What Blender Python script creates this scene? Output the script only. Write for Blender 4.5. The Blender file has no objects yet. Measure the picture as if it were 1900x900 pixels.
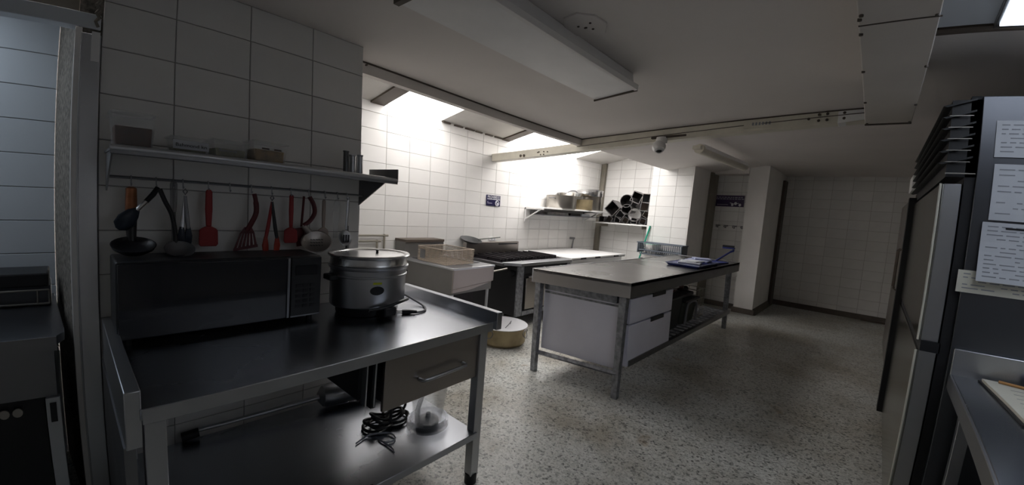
import bpy, bmesh, math, random
from mathutils import Vector, Matrix
random.seed(7)
C = bpy.context.scene.collection
SC = bpy.context.scene

# ---------------------------------------------------------------- camera
cd = bpy.data.cameras.new('camera'); cam = bpy.data.objects.new('camera', cd); C.objects.link(cam)
cd.type = 'PANO'; cd.panorama_type = 'FISHEYE_LENS_POLYNOMIAL'; cd.sensor_fit = 'HORIZONTAL'
FX = 682.88684
cd.sensor_width = 19000 / FX; cd.sensor_height = 9000 / FX
cd.fisheye_fov = math.pi
cd.fisheye_polynomial_k0 = 0; cd.fisheye_polynomial_k1 = -.1
cd.fisheye_polynomial_k2 = .28161243 / 1e2; cd.fisheye_polynomial_k3 = .0119659 / 1e3; cd.fisheye_polynomial_k4 = -.03079095 / 1e4
# rows: camera right, up, forward in world axes (X away along the utensil wall, Y to the left, Z up)
RT = Vector((.66619, -.74221, .07284)); UP = Vector((.01503, .11101, .99371)); FW = Vector((.74563, .66091, -.08510))
m = Matrix((RT, UP, -FW)).transposed().to_4x4(); m.translation = Vector((0, 0, 1.55))
cam.matrix_world = m
SC.camera = cam
cd.clip_start = .02

# ---------------------------------------------------------------- world, light, exposure
w = bpy.data.worlds.new('overcast_sky'); SC.world = w; w.use_nodes = True
bg = w.node_tree.nodes['Background']; bg.inputs[0].default_value = (1, .965, .94, 1); bg.inputs[1].default_value = 8.0
SC.view_settings.view_transform = 'Standard'; SC.view_settings.look = 'None'; SC.view_settings.gamma = 1
SC.view_settings.use_curve_mapping = False; SC.view_settings.exposure = 0.5
SC.cycles.max_bounces = 10; SC.cycles.transparent_max_bounces = 12; SC.cycles.sample_clamp_indirect = 6

def area(name, loc, sx, sy, power, col=(1, 1, 1), portal=False, rot=(0, 0, 0)):
    l = bpy.data.lights.new(name, 'AREA'); l.shape = 'RECTANGLE'; l.size = sx; l.size_y = sy; l.energy = power; l.color = col
    if portal: l.cycles.is_portal = True
    o = bpy.data.objects.new(name, l); C.objects.link(o); o.location = loc; o.rotation_euler = rot
    return o
area('skylight_portal', (4.3, 3.45, 2.98), 6.3, 1.6, 10, portal=True)
area('recess_light', (-.95, 2.80, 2.42), .9, .3, 4.2, (.78, .88, 1))

# ---------------------------------------------------------------- helpers
TINY = {'bolt', 'rivet', 'screw', 'small_print', 'button', 'perforation', 'printed_line', 'ruled_line', 'stamped_mark', 'slat_edge', 'roof_gap', 'wire_mesh', 'rack_wire', 'duct_seam', 'trunking_seam', 'printed_mark', 'slot', 'wire_frame', 'prong', 'socket'}
class MB:
    def __init__(s): s.bm = bmesh.new()
    def poly(s, vs, fs):
        v = [s.bm.verts.new(p) for p in vs]
        for f in fs:
            try: s.bm.faces.new([v[i] for i in f])
            except ValueError: pass
        return s
    def hexa(s, b, t):
        return s.poly(list(b) + list(t), [(3, 2, 1, 0), (4, 5, 6, 7), (0, 1, 5, 4), (1, 2, 6, 5), (2, 3, 7, 6), (3, 0, 4, 7)])
    def box(s, x0, y0, z0, x1, y1, z1):
        if x0 > x1: x0, x1 = x1, x0
        if y0 > y1: y0, y1 = y1, y0
        if z0 > z1: z0, z1 = z1, z0
        return s.hexa([(x0, y0, z0), (x1, y0, z0), (x1, y1, z0), (x0, y1, z0)], [(x0, y0, z1), (x1, y0, z1), (x1, y1, z1), (x0, y1, z1)])
    def rbox(s, c, size, ang, axis='Z'):
        M = Matrix.Rotation(ang, 3, axis); h = [q / 2 for q in size]
        f = lambda a, b, d: tuple(Vector(c) + M @ Vector((a * h[0], b * h[1], d * h[2])))
        return s.hexa([f(-1, -1, -1), f(1, -1, -1), f(1, 1, -1), f(-1, 1, -1)], [f(-1, -1, 1), f(1, -1, 1), f(1, 1, 1), f(-1, 1, 1)])
    def prism(s, pts, vec):
        n = len(pts); v = Vector(vec)
        a = list(pts) + [tuple(Vector(p) + v) for p in pts]
        return s.poly(a, [tuple(range(n - 1, -1, -1)), tuple(range(n, 2 * n))] + [(i, (i + 1) % n, n + (i + 1) % n, n + i) for i in range(n)])
    def tube(s, pts, r, seg=8, closed=False, flat=1.0):
        pts = [Vector(p) for p in pts]; n = len(pts); rr = r if isinstance(r, (list, tuple)) else [r] * n
        rings = []; ref = None
        for i, p in enumerate(pts):
            a = pts[(i - 1) % n] if (closed or i > 0) else p
            b = pts[(i + 1) % n] if (closed or i < n - 1) else p
            t = (b - a).normalized() if (b - a).length > 1e-9 else Vector((0, 0, 1))
            if ref is None: ref = Vector((0, 0, 1)) if abs(t.z) < .9 else Vector((1, 0, 0))
            u = ref - t * ref.dot(t)
            if u.length < 1e-5: u = t.orthogonal()
            u.normalize(); ref = u; v = t.cross(u)
            rings.append([s.bm.verts.new(p + (u * math.cos(2 * math.pi * k / seg) + v * flat * math.sin(2 * math.pi * k / seg)) * rr[i]) for k in range(seg)])
        for i in range(n if closed else n - 1):
            A = rings[i]; B = rings[(i + 1) % n]
            for k in range(seg): s.bm.faces.new((A[k], A[(k + 1) % seg], B[(k + 1) % seg], B[k]))
        if not closed:
            s.bm.faces.new(rings[0][::-1]); s.bm.faces.new(rings[-1])
        return s
    def cyl(s, a, b, r, seg=20, r2=None): return s.tube([a, b], [r, r if r2 is None else r2], seg)
    def lathe(s, prof, c=(0, 0, 0), seg=32, axis=None, sx=1, sy=1):
        M = Matrix.Identity(3)
        if axis is not None: M = Vector((0, 0, 1)).rotation_difference(Vector(axis).normalized()).to_matrix()
        c = Vector(c); R = []
        for (r, z) in prof:
            if r < 1e-6: R.append([s.bm.verts.new(c + M @ Vector((0, 0, z)))])
            else: R.append([s.bm.verts.new(c + M @ Vector((r * sx * math.cos(2 * math.pi * k / seg), r * sy * math.sin(2 * math.pi * k / seg), z))) for k in range(seg)])
        for A, B in zip(R[:-1], R[1:]):
            if len(A) == 1 and len(B) == 1: continue
            for k in range(seg):
                k2 = (k + 1) % seg
                if len(A) == 1: s.bm.faces.new((A[0], B[k2], B[k]))
                elif len(B) == 1: s.bm.faces.new((A[k], A[k2], B[0]))
                else: s.bm.faces.new((A[k], A[k2], B[k2], B[k]))
        return s
    def build(s, name, mt, parent=None, bev=0, smooth=True, world=True, seg=2):
        tiny = name in TINY
        if world and parent is not None:
            off = wloc(parent)
            if off.length: bmesh.ops.translate(s.bm, vec=-off, verts=s.bm.verts)
        bmesh.ops.recalc_face_normals(s.bm, faces=s.bm.faces)
        me = bpy.data.meshes.new(name); s.bm.to_mesh(me); s.bm.free()
        o = bpy.data.objects.new(name, me); C.objects.link(o)
        if smooth:
            me.shade_smooth(); me.set_sharp_from_angle(angle=math.radians(35))
        me.materials.append(mt)
        if parent is not None: o.parent = parent
        if tiny: o['kind'] = 'stuff'
        if bev:
            b = o.modifiers.new('bevel', 'BEVEL'); b.width = bev; b.segments = seg; b.limit_method = 'ANGLE'; b.harden_normals = False
        return o
def wloc(o):
    v = Vector((0, 0, 0))
    while o is not None: v = v + o.location; o = o.parent
    return v
def tag(o, label=None, cat=None, group=None, kind=None):
    if label: o['label'] = label
    if cat: o['category'] = cat
    if group: o['group'] = group
    if kind: o['kind'] = kind
    return o
def thing(name, label, cat, loc, group=None):
    o = bpy.data.objects.new(name, None); C.objects.link(o); o.location = loc; o.empty_display_size = .05
    return tag(o, label, cat, group)
def box(name, mt, parent, a, bev=0):
    return MB().box(*a).build(name, mt, parent, bev)
def struct(o): o['kind'] = 'structure'; return o
def dup(root, loc, label=None, group=None):
    r = root.copy(); C.objects.link(r); r.location = loc
    if label: r['label'] = label
    if group: r['group'] = group
    for ch in list(root.children):
        c = ch.copy(); C.objects.link(c); c.parent = r
        for g in ch.children:
            d = g.copy(); C.objects.link(d); d.parent = c
    return r
def bez(p, n=24):
    # Catmull-Rom through points
    P = [Vector(q) for q in p]; P = [P[0] * 2 - P[1]] + P + [P[-1] * 2 - P[-2]]; out = []
    for i in range(1, len(P) - 2):
        for k in range(n):
            t = k / n; a, b, c, d = P[i - 1:i + 3]
            out.append(.5 * ((2 * b) + (c - a) * t + (2 * a - 5 * b + 4 * c - d) * t * t + (3 * b - a - 3 * c + d) * t ** 3))
    out.append(P[-2]); return out

# ---------------------------------------------------------------- materials
def mat(name, col, rough=.5, metal=0, var=0, vscale=4, bump=0, bscale=40, stretch=None, trans=0, alpha=1, emit=None, es=0, rvar=0, coat=0, col2=None, ior=1.45, objvar=0):
    M = bpy.data.materials.new(name); M.use_nodes = True; nt = M.node_tree; N = nt.nodes; L = nt.links; p = N['Principled BSDF']
    p.inputs['Base Color'].default_value = (*col, 1); p.inputs['Roughness'].default_value = rough; p.inputs['Metallic'].default_value = metal
    p.inputs['Transmission Weight'].default_value = trans; p.inputs['Alpha'].default_value = alpha; p.inputs['IOR'].default_value = ior
    p.inputs['Coat Weight'].default_value = coat
    if emit: p.inputs['Emission Color'].default_value = (*emit, 1); p.inputs['Emission Strength'].default_value = es
    tc = N.new('ShaderNodeTexCoord'); mp = N.new('ShaderNodeMapping'); L.new(tc.outputs['Object'], mp.inputs[0])
    if stretch: mp.inputs['Scale'].default_value = stretch
    if var or rvar:
        nz = N.new('ShaderNodeTexNoise'); nz.inputs['Scale'].default_value = vscale; nz.inputs['Detail'].default_value = 5; L.new(mp.outputs[0], nz.inputs[0])
        if var:
            r = N.new('ShaderNodeValToRGB'); c2 = col2 or tuple(q * (1 - var) for q in col)
            r.color_ramp.elements[0].position = .35; r.color_ramp.elements[1].position = .65
            r.color_ramp.elements[0].color = (*c2, 1); r.color_ramp.elements[1].color = (*col, 1)
            L.new(nz.outputs[0], r.inputs[0]); L.new(r.outputs[0], p.inputs['Base Color'])
        if rvar:
            mr = N.new('ShaderNodeMapRange'); mr.inputs[3].default_value = max(.03, rough - rvar); mr.inputs[4].default_value = rough + rvar
            L.new(nz.outputs[0], mr.inputs[0]); L.new(mr.outputs[0], p.inputs['Roughness'])
    if objvar:
        oi = N.new('ShaderNodeObjectInfo'); hs = N.new('ShaderNodeHueSaturation'); mr = N.new('ShaderNodeMapRange')
        mr.inputs[3].default_value = 1 - objvar; mr.inputs[4].default_value = 1 + objvar * .4
        L.new(oi.outputs['Random'], mr.inputs[0]); L.new(mr.outputs[0], hs.inputs['Value'])
        src = p.inputs['Base Color'].links[0].from_socket if p.inputs['Base Color'].links else None
        if src: L.new(src, hs.inputs['Color'])
        else: hs.inputs['Color'].default_value = (*col, 1)
        L.new(hs.outputs[0], p.inputs['Base Color'])
    if bump:
        nb = N.new('ShaderNodeTexNoise'); nb.inputs['Scale'].default_value = bscale; nb.inputs['Detail'].default_value = 4; L.new(mp.outputs[0], nb.inputs[0])
        b = N.new('ShaderNodeBump'); b.inputs['Strength'].default_value = bump; b.inputs['Distance'].default_value = .004
        L.new(nb.outputs[0], b.inputs['Height']); L.new(b.outputs[0], p.inputs['Normal'])
    return M
def terrazzo():
    M = bpy.data.materials.new('terrazzo_floor'); M.use_nodes = True; nt = M.node_tree; N = nt.nodes; L = nt.links; p = N['Principled BSDF']
    tc = N.new('ShaderNodeTexCoord'); cur = None
    def ramp(src, stops):
        r = N.new('ShaderNodeValToRGB'); e = r.color_ramp.elements
        while len(e) < len(stops): e.new(.5)
        for k, (q, c) in enumerate(stops): e[k].position = q; e[k].color = (*c, 1)
        L.new(src, r.inputs[0]); return r.outputs[0]
    def mix(f, a, b, blend='MIX'):
        x = N.new('ShaderNodeMix'); x.data_type = 'RGBA'; x.blend_type = blend
        if isinstance(f, float): x.inputs[0].default_value = f
        else: L.new(f, x.inputs[0])
        for s, i in ((a, 6), (b, 7)):
            if isinstance(s, tuple): x.inputs[i].default_value = (*s, 1)
            else: L.new(s, x.inputs[i])
        return x.outputs[2]
    v = N.new('ShaderNodeTexVoronoi'); v.inputs['Scale'].default_value = 62; L.new(tc.outputs['Object'], v.inputs[0])
    sep = N.new('ShaderNodeSeparateColor'); L.new(v.outputs['Color'], sep.inputs[0])
    chips = ramp(sep.outputs[0], [(0, (.06, .065, .06)), (.13, (.08, .085, .08)), (.15, (.40, .42, .39)), (.45, (.48, .49, .46)), (.7, (.66, .66, .63)), (1, (.52, .52, .48))])
    v2 = N.new('ShaderNodeTexVoronoi'); v2.inputs['Scale'].default_value = 120; L.new(tc.outputs['Object'], v2.inputs[0])
    s2 = N.new('ShaderNodeSeparateColor'); L.new(v2.outputs['Color'], s2.inputs[0])
    small = ramp(s2.outputs[1], [(0, (.12, .12, .11)), (.2, (.14, .14, .13)), (.22, (.56, .57, .54)), (1, (.64, .64, .61))])
    c = mix(.42, chips, small)
    n = N.new('ShaderNodeTexNoise'); n.inputs['Scale'].default_value = 1.1; n.inputs['Detail'].default_value = 6; n.inputs['Roughness'].default_value = .62; L.new(tc.outputs['Object'], n.inputs[0])
    worn = ramp(n.outputs[0], [(.36, (.62, .57, .50)), (.56, (1, 1, 1))])
    c = mix(1.0, c, worn, 'MULTIPLY')
    n3 = N.new('ShaderNodeTexNoise'); n3.inputs['Scale'].default_value = 3.1; n3.inputs['Detail'].default_value = 7; L.new(tc.outputs['Object'], n3.inputs[0])
    st = ramp(n3.outputs[0], [(.0, (1, 1, 1)), (.68, (1, 1, 1)), (.76, (.62, .47, .32))])
    c = mix(1.0, c, st, 'MULTIPLY')
    L.new(c, p.inputs['Base Color'])
    mr = N.new('ShaderNodeMapRange'); mr.inputs[3].default_value = .22; mr.inputs[4].default_value = .5; L.new(n.outputs[0], mr.inputs[0]); L.new(mr.outputs[0], p.inputs['Roughness'])
    return M
M_floor = terrazzo()
M_tile = mat('white_glazed_tile', (.80, .79, .77), .3, var=.05, vscale=3, objvar=.05)
M_tile_pale = mat('blue_grey_tile', (.62, .66, .70), .3, objvar=.05)
M_grout = mat('dark_grout', (.33, .32, .31), .9)
M_grout_soft = mat('grey_grout', (.42, .39, .37), .9)
M_ceil = mat('matt_ceiling_paint', (.76, .715, .685), .75, var=.06, vscale=1.3, bump=.15, bscale=30)
M_wall = mat('off_white_wall_paint', (.84, .82, .80), .6, var=.08, vscale=2)
M_plaster = mat('rough_stained_plaster', (.30, .27, .23), .9, var=.65, vscale=45, bump=.9, bscale=60)
M_cream = mat('cream_trunking_paint', (.70, .66, .56), .5, var=.12, vscale=7)
M_duct = mat('beige_duct_paint', (.62, .57, .52), .55, var=.08, vscale=3)
M_white = mat('white_enamel', (.84, .83, .82), .35, var=.06, vscale=5)
M_whiteblue = mat('bluish_white_laminate', (.76, .75, .84), .4, var=.07, vscale=3)
M_brown = mat('dark_brown_trim', (.09, .07, .055), .6)
M_dkbeige = mat('grey_beige_trim', (.24, .22, .18), .6, var=.2, vscale=3)
M_base = mat('brown_skirting', (.12, .10, .085), .6, var=.3, vscale=6)
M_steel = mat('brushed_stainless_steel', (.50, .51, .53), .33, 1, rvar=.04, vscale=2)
M_steel_x = mat('stainless_table_top', (.46, .48, .52), .27, 1, rvar=.06, vscale=1.6)
M_itop = mat('island_steel_top', (.22, .215, .21), .28, 1, rvar=.05, vscale=1.5)
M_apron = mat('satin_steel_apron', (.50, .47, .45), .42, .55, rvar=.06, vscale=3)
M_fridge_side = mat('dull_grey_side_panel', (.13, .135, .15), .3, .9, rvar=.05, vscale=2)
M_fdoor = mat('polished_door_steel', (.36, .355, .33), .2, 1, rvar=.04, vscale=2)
M_steel_warm = mat('warm_stainless_sheet', (.34, .31, .29), .33, 1, rvar=.1, vscale=6)
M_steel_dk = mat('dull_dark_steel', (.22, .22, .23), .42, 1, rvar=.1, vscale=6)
M_fryside = mat('shaded_fryer_steel', (.22, .215, .21), .5, .6, var=.1, vscale=3)  # fryer steel darkened: the shade of its unlit side is put into the colour
M_wire = mat('greasy_wire', (.40, .34, .28), .4, .9)
M_galv = mat('worn_grey_steel_tube', (.34, .35, .38), .45, .8, var=.45, vscale=26, bump=.15, bscale=60)
M_alu = mat('dull_aluminium_pot', (.34, .32, .29), .36, 1, rvar=.1, vscale=9)
M_alu_b = mat('bright_aluminium', (.62, .62, .62), .25, 1, rvar=.08, vscale=8)
M_lidw = mat('pale_pot_lid', (.66, .66, .68), .45, .5)
M_tin = mat('dark_greased_baking_tin', (.26, .245, .245), .45, .6, var=.4, vscale=9)
M_tin_in = mat('black_tin_inside', (.018, .016, .016), .6, .3)
M_black = mat('black_plastic', (.012, .012, .014), .4)
M_blackg = mat('black_gloss_glass', (.010, .011, .016), .12, coat=.3)
M_navy = mat('navy_nylon', (.012, .02, .035), .4)
M_rubber = mat('black_rubber_gasket', (.01, .01, .012), .6)
M_red = mat('red_silicone', (.30, .010, .012), .45)
M_red2 = mat('orange_red_silicone', (.36, .03, .015), .45)
M_dkred = mat('dark_red_nylon', (.10, .010, .014), .42)
M_copper = mat('copper_brown_handle', (.42, .16, .07), .38, .45, var=.4, vscale=25)
M_beigep = mat('beige_grey_nylon', (.34, .28, .25), .5)
M_clear = mat('clear_plastic', (.80, .82, .83), .12, trans=.6, alpha=.26, ior=1.3)
M_cleardk = mat('smoky_clear_plastic', (.45, .46, .48), .1, trans=.85, alpha=.55, ior=1.2)
M_food_b = mat('brown_food', (.10, .035, .015), .8, var=.5, vscale=30)
M_food_y = mat('yellow_brown_food', (.36, .22, .07), .8, var=.5, vscale=30)
M_food_g = mat('pale_olive_food', (.32, .31, .2), .8, var=.3, vscale=30)
M_paper = mat('white_paper', (.52, .54, .58), .6, var=.06, vscale=6)
M_papery = mat('cream_paper', (.66, .64, .55), .7, var=.06, vscale=6)
M_ink = mat('grey_print_ink', (.27, .28, .31), .8)
M_inkb = mat('black_ink', (.015, .015, .018), .8)
M_sign = mat('dark_blue_sign', (.007, .005, .05), .4)
M_signp = mat('purple_sign', (.035, .014, .075), .4)
M_signw = mat('white_sign_print', (.75, .75, .8), .5)
M_signg = mat('pale_sign_print', (.38, .36, .45), .5)
M_yellow = mat('yellow_sticker', (.55, .60, .02), .5)
M_green = mat('green_painted_stick', (.02, .30, .20), .4)
M_mint = mat('mint_plastic', (.42, .68, .60), .4)
M_rack = mat('grey_blue_rack_plastic', (.12, .14, .17), .45)
M_blue = mat('blue_plastic', (.02, .03, .16), .4)
M_ltblue = mat('pale_blue_cloth', (.34, .38, .55), .8, var=.4, vscale=18)
M_bin = mat('black_bin_plastic', (.02, .021, .022), .5)
M_bing = mat('dark_green_grey_plastic', (.05, .055, .045), .55)
M_bag = mat('white_plastic_bag', (.62, .60, .60), .4, bump=.6, bscale=14)
M_wood = mat('pencil_wood', (.50, .26, .10), .5)
M_lamp = mat('lit_led_panel', (.9, .93, 1), .4, emit=(.80, .88, 1), es=1.7)
M_pbase = mat('gold_brown_pot_side', (.36, .29, .17), .5, .5, var=.3, vscale=8)
M_dark_iron = mat('black_cast_iron', (.02, .016, .02), .5, .3, var=.5, vscale=12)
M_glass = mat('clear_roof_sheet', (1, 1, 1), .05, trans=0, alpha=.12)
M_panel = mat('fibre_roof_sheet', (.62, .60, .57), .8, var=.08, vscale=3)
M_dkstrap = mat('grey_strap_plastic', (.30, .30, .33), .4)
M_cable = mat('grey_cable', (.18, .18, .2), .5)

# ---------------------------------------------------------------- structure
def slab(name, mt, a, parent=None): return struct(box(name, mt, parent, a))
slab('floor', M_floor, (-1.9, -1.6, -.06, 10.0, 4.3, 0))
slab('ceiling', M_ceil, (-1.9, -1.6, 2.45, 4.285, 2.42, 2.55))
c2 = MB()
c2.box(1.25, 2.42, 2.45, 4.285, 2.72, 2.55)
def zc(y): return 2.40 + (2.72 - max(y, 1.5)) * .135
struct(c2.build('ceiling', M_ceil)); c2 = MB()
for ya, yb in ((-1.6, 1.5), (1.5, 2.72)):
    c2.hexa([(4.285, ya, zc(ya)), (9.8, ya, zc(ya)), (9.8, yb, zc(yb)), (4.285, yb, zc(yb))], [(4.285, ya, 2.82), (9.8, ya, 2.82), (9.8, yb, 2.82), (4.285, yb, 2.82)])
c2.box(7.95, 1.72, 2.43, 8.3, 2.29, 2.6)
struct(c2.build('ceiling', M_ceil))
slab('ceiling', M_wall, (-1.9, 2.44, 2.45, .1, 3.3, 2.55))

tile_cache = {}
def tiled(name, origin, u, length, z0, z1, tw, th, u0, zr, mt=M_tile, gm=M_grout, depth=.12, n=None, pieces_z=None, gap=.004):
    """wall whose face starts at origin and runs length along u (unit); n = outward normal; tiles stand 5 mm proud of the grout face"""
    u = Vector(u); n = Vector(n); o0 = Vector(origin)
    a = o0 - n * .005; b = a + u * length; e = -n * depth
    mb = MB(); P = [a, b, b + e, a + e]
    mb.hexa([(p.x, p.y, z0) for p in P], [(p.x, p.y, z1) for p in P])
    wl = struct(mb.build(name, gm, smooth=False))
    zs = z0 if pieces_z is None else pieces_z
    if pieces_z is not None and pieces_z > z0:
        q = [a, b, b + n * .004, a + n * .004]
        MB().hexa([(p.x, p.y, z0) for p in q], [(p.x, p.y, pieces_z) for p in q]).build('lower_tiling', mt, wl)
    cs = [0]; k = u0
    while k < length - .02:
        if k > .02: cs.append(k)
        k += tw
    cs.append(length)
    rs = []; k = zr - th * math.ceil((zr - zs) / th + 1)
    while k < z1 - .015:
        if k > zs + .015: rs.append(k)
        k += th
    rs = [zs] + rs + [z1]
    for i in range(len(cs) - 1):
        for j in range(len(rs) - 1):
            W = round(cs[i + 1] - cs[i] - gap, 3); H = round(rs[j + 1] - rs[j] - gap, 3)
            if W < .01 or H < .01: continue
            key = (W, H, mt.name, tuple(n))
            if key not in tile_cache:
                t = MB(); x = u * (W / 2); bb = .0015
                def q(s, inn): return x * s * (1 - inn * bb / (W / 2))
                lo = [(-1, -1), (1, -1), (1, 1), (-1, 1)]
                base = [tuple(u * (W / 2) * sx + Vector((0, 0, H / 2 * sz))) for sx, sz in lo]
                mid = [tuple(Vector(p) + n * .0035) for p in base]
                top = [tuple(u * (W / 2 - bb) * sx + Vector((0, 0, (H / 2 - bb) * sz)) + n * .005) for sx, sz in lo]
                t.poly(base + mid + top, [(3, 2, 1, 0), (8, 9, 10, 11)] + [(r * 4 + s_, r * 4 + (s_ + 1) % 4, r * 4 + 4 + (s_ + 1) % 4, r * 4 + 4 + s_) for r in (0, 1) for s_ in range(4)])
                bmesh.ops.recalc_face_normals(t.bm, faces=t.bm.faces)
                me = bpy.data.meshes.new('tile'); t.bm.to_mesh(me); t.bm.free(); me.materials.append(mt); tile_cache[key] = me
            ob = bpy.data.objects.new('tile', tile_cache[key]); C.objects.link(ob); ob.parent = wl
            ob.location = a + u * ((cs[i] + cs[i + 1]) / 2) + Vector((0, 0, (rs[j] + rs[j + 1]) / 2))
    return wl

# partition with the utensils (face Y=2.42), and its end
tiled('wall_left', (.10, 2.42, 0), (1, 0, 0), 1.15, 0, 2.45, .30, .19, .26, 1.90, n=(0, -1, 0))
slab('wall_partition', M_wall, (.09, 2.545, 0, 1.25, 4.3, 3.0))
slab('wall_partition', M_wall, (.10, 2.42, 2.45, 1.245, 2.56, 3.0))
# long stove wall (face Y=4.2)
tiled('wall_rear_left', (1.25, 4.2, 0), (1, 0, 0), 6.2, 0, 2.62, .30, .178, .31, 1.42, n=(0, -1, 0), gm=M_grout_soft, pieces_z=.71)
# end wall of the cooking bay, and the lit column in front of it
tiled('wall_rear', (7.45, 4.2, 0), (0, -1, 0), 1.23, 0, 2.95, .30, .178, .1, 1.42, n=(-1, 0, 0), gm=M_grout_soft, pieces_z=.71)
tiled('wall_column', (7.0, 2.97, 0), (0, -1, 0), .67, 0, 2.95, .30, .178, .12, 1.42, n=(-1, 0, 0), gm=M_grout_soft)
slab('wall_column', M_wall, (7.1, 2.30, 0, 7.45, 2.965, 2.95))
slab('wall_column', M_wall, (7.01, 2.305, 0, 7.12, 2.96, 2.95))
slab('wall_column_side', M_wall, (7.0, 2.285, 0, 8.25, 2.3, 2.6))
slab('wall_column_side', M_wall, (7.45, 2.30, 0, 8.4, 2.965, 2.95))
tiled('wall_alcove', (8.25, 2.285, 0), (0, -1, 0), .56, 0, 2.6, .30, .178, .12, 1.42, n=(-1, 0, 0), gm=M_grout_soft)
slab('wall_pillar', M_wall, (8.0, 1.43, 0, 9.8, 1.72, 2.75))
slab('wall_alcove_back', M_wall, (8.37, 1.73, 0, 9.8, 2.97, 2.75))
tiled('wall_back', (9.7, 1.43, 0), (0, -1, 0), 2.9, 0, 2.75, .30, .178, .14, 1.42, n=(-1, 0, 0), gm=M_grout_soft)
slab('wall_right', M_wall, (-1.9, -1.62, 0, 9.9, -1.5, 2.8))
slab('wall_front', M_wall, (-2.0, -1.6, 0, -1.88, 3.4, 2.8))
# left recess: tiled rear wall, slanting rough plaster return, metal-clad corner
tiled('wall_far_left', (-1.9, 3.2, 0), (1, 0, 0), 1.85, 0, 2.45, .30, .172, .06, 1.31, n=(0, -1, 0), mt=M_tile_pale, gm=M_grout, pieces_z=.6)
struct(MB().prism([(.02, 2.43, 0), (-.05, 3.2, 0), (.12, 3.2, 0), (.11, 2.43, 0)], (0, 0, 2.45)).build('wall_plaster_return', M_plaster))
struct(MB().box(.010, 2.41, 0, .034, 2.56, 2.15).build('trim_9', M_wall, bev=.003))
struct(MB().box(.035, 2.405, 0, .098, 2.432, 2.13).box(.030, 2.405, 0, .036, 2.56, 2.13).build('trim_1', M_steel, bev=.002))
struct(MB().box(.066, 2.40, 2.02, .094, 2.43, 2.14).build('strip_highlight', M_white))  # white block painted in as a highlight on the metal corner strip
struct(MB().box(-1.9, 2.42, 2.155, .095, 2.50, 2.215).build('trim_3', M_tile_pale, bev=.003))
slab('wall_header', M_dkbeige, (-1.9, 2.45, 2.215, .10, 2.50, 2.45))
# bay trims
struct(MB().box(7.37, 4.10, .7, 7.445, 4.195, 2.62).build('trim_4', M_dkbeige, bev=.004))
struct(MB().box(7.82, 2.25, 0, 8.22, 2.284, 2.45).build('trim_5', M_dkbeige, bev=.004))
struct(MB().box(9.32, 1.385, 0, 9.60, 1.428, 2.45).build('trim_6', M_brown, bev=.004))
struct(MB().box(8.17, 1.74, .58, 8.245, 2.28, .61).build('trim_7', M_wall, bev=.004))
# skirtings
struct(MB().prism([(9.69, 1.42, 0), (9.62, 1.42, 0), (9.68, 1.42, .09), (9.69, 1.42, .09)], (0, -2.9, 0)).build('baseboard_back', M_base))
struct(MB().prism([(8.0, 1.42, 0), (8.0, 1.38, 0), (8.0, 1.425, .1), (8.0, 1.43, .1)], (1.66, 0, 0)).box(7.97, 1.40, 0, 8.0, 1.74, .09).build('baseboard_pillar', M_base))
struct(MB().box(8.21, 1.74, 0, 8.245, 2.28, .09).build('baseboard_alcove', M_base))
struct(box('baseboard_drain_lip', M_brown, None, (9.55, .02, 0, 9.66, -.55, .035)))

# skylight over the cooking bay
def zr(y): return 2.6 + .2 * (4.2 - y)
def rs(mb, x0, x1, y0, y1, dz0, dz1):
    return mb.hexa([(x0, y0, zr(y0) + dz0), (x1, y0, zr(y0) + dz0), (x1, y1, zr(y1) + dz0), (x0, y1, zr(y1) + dz0)], [(x0, y0, zr(y0) + dz1), (x1, y0, zr(y0) + dz1), (x1, y1, zr(y1) + dz1), (x0, y1, zr(y1) + dz1)])
wf = MB(); wf.box(1.25, 2.70, 2.55, 7.0, 2.76, 2.95); wf.box(1.25, 2.76, 2.86, 7.45, 2.80, 2.95)
sky = struct(wf.build('window_1', M_wall))
for x0, x1 in ((2.42, 3.2), (4.5, 5.45), (5.45, 6.4)):
    rs(MB(), x0, x1, 2.75, 4.25, .05, .056).build('pane', M_glass, sky)
for x0, x1 in ((1.2, 2.26), (3.2, 4.34), (6.4, 7.5)):
    rs(MB(), x0, x1, 2.75, 4.3, .0, .03).build('roof_panel', M_panel, sky)
for x0, x1 in ((2.26, 2.42), (4.34, 4.5)):
    rs(MB(), x0, x1, 2.75, 4.3, -.02, .06).build('rafter', M_brown, sky)
rs(MB(), 3.35, 3.95, 3.1, 3.45, -.014, .001).build('roof_patch', M_wall, sky)
g = MB()
for k in range(6): g.box(3.22 + k * .19, 4.17, 2.585, 3.34 + k * .19 + .02 * (k % 3), 4.2, 2.60)
g.build('roof_gap', M_brown, sky)
# channel hanging along the edge of the opening
ch = MB(); ch.box(1.27, 2.655, 2.375, 4.2, 2.72, 2.452)
tr = struct(ch.build('trim_8', M_ceil))
b = MB(); b.box(1.27, 2.648, 2.440, 4.2, 2.656, 2.452); b.build('top_seam', M_brown, tr)
b = MB()
for x in (1.31, 1.34, 1.39): b.cyl((x, 2.64, 2.43), (x, 2.66, 2.43), .006, 8)
b.build('screw', M_brown, tr)

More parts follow.
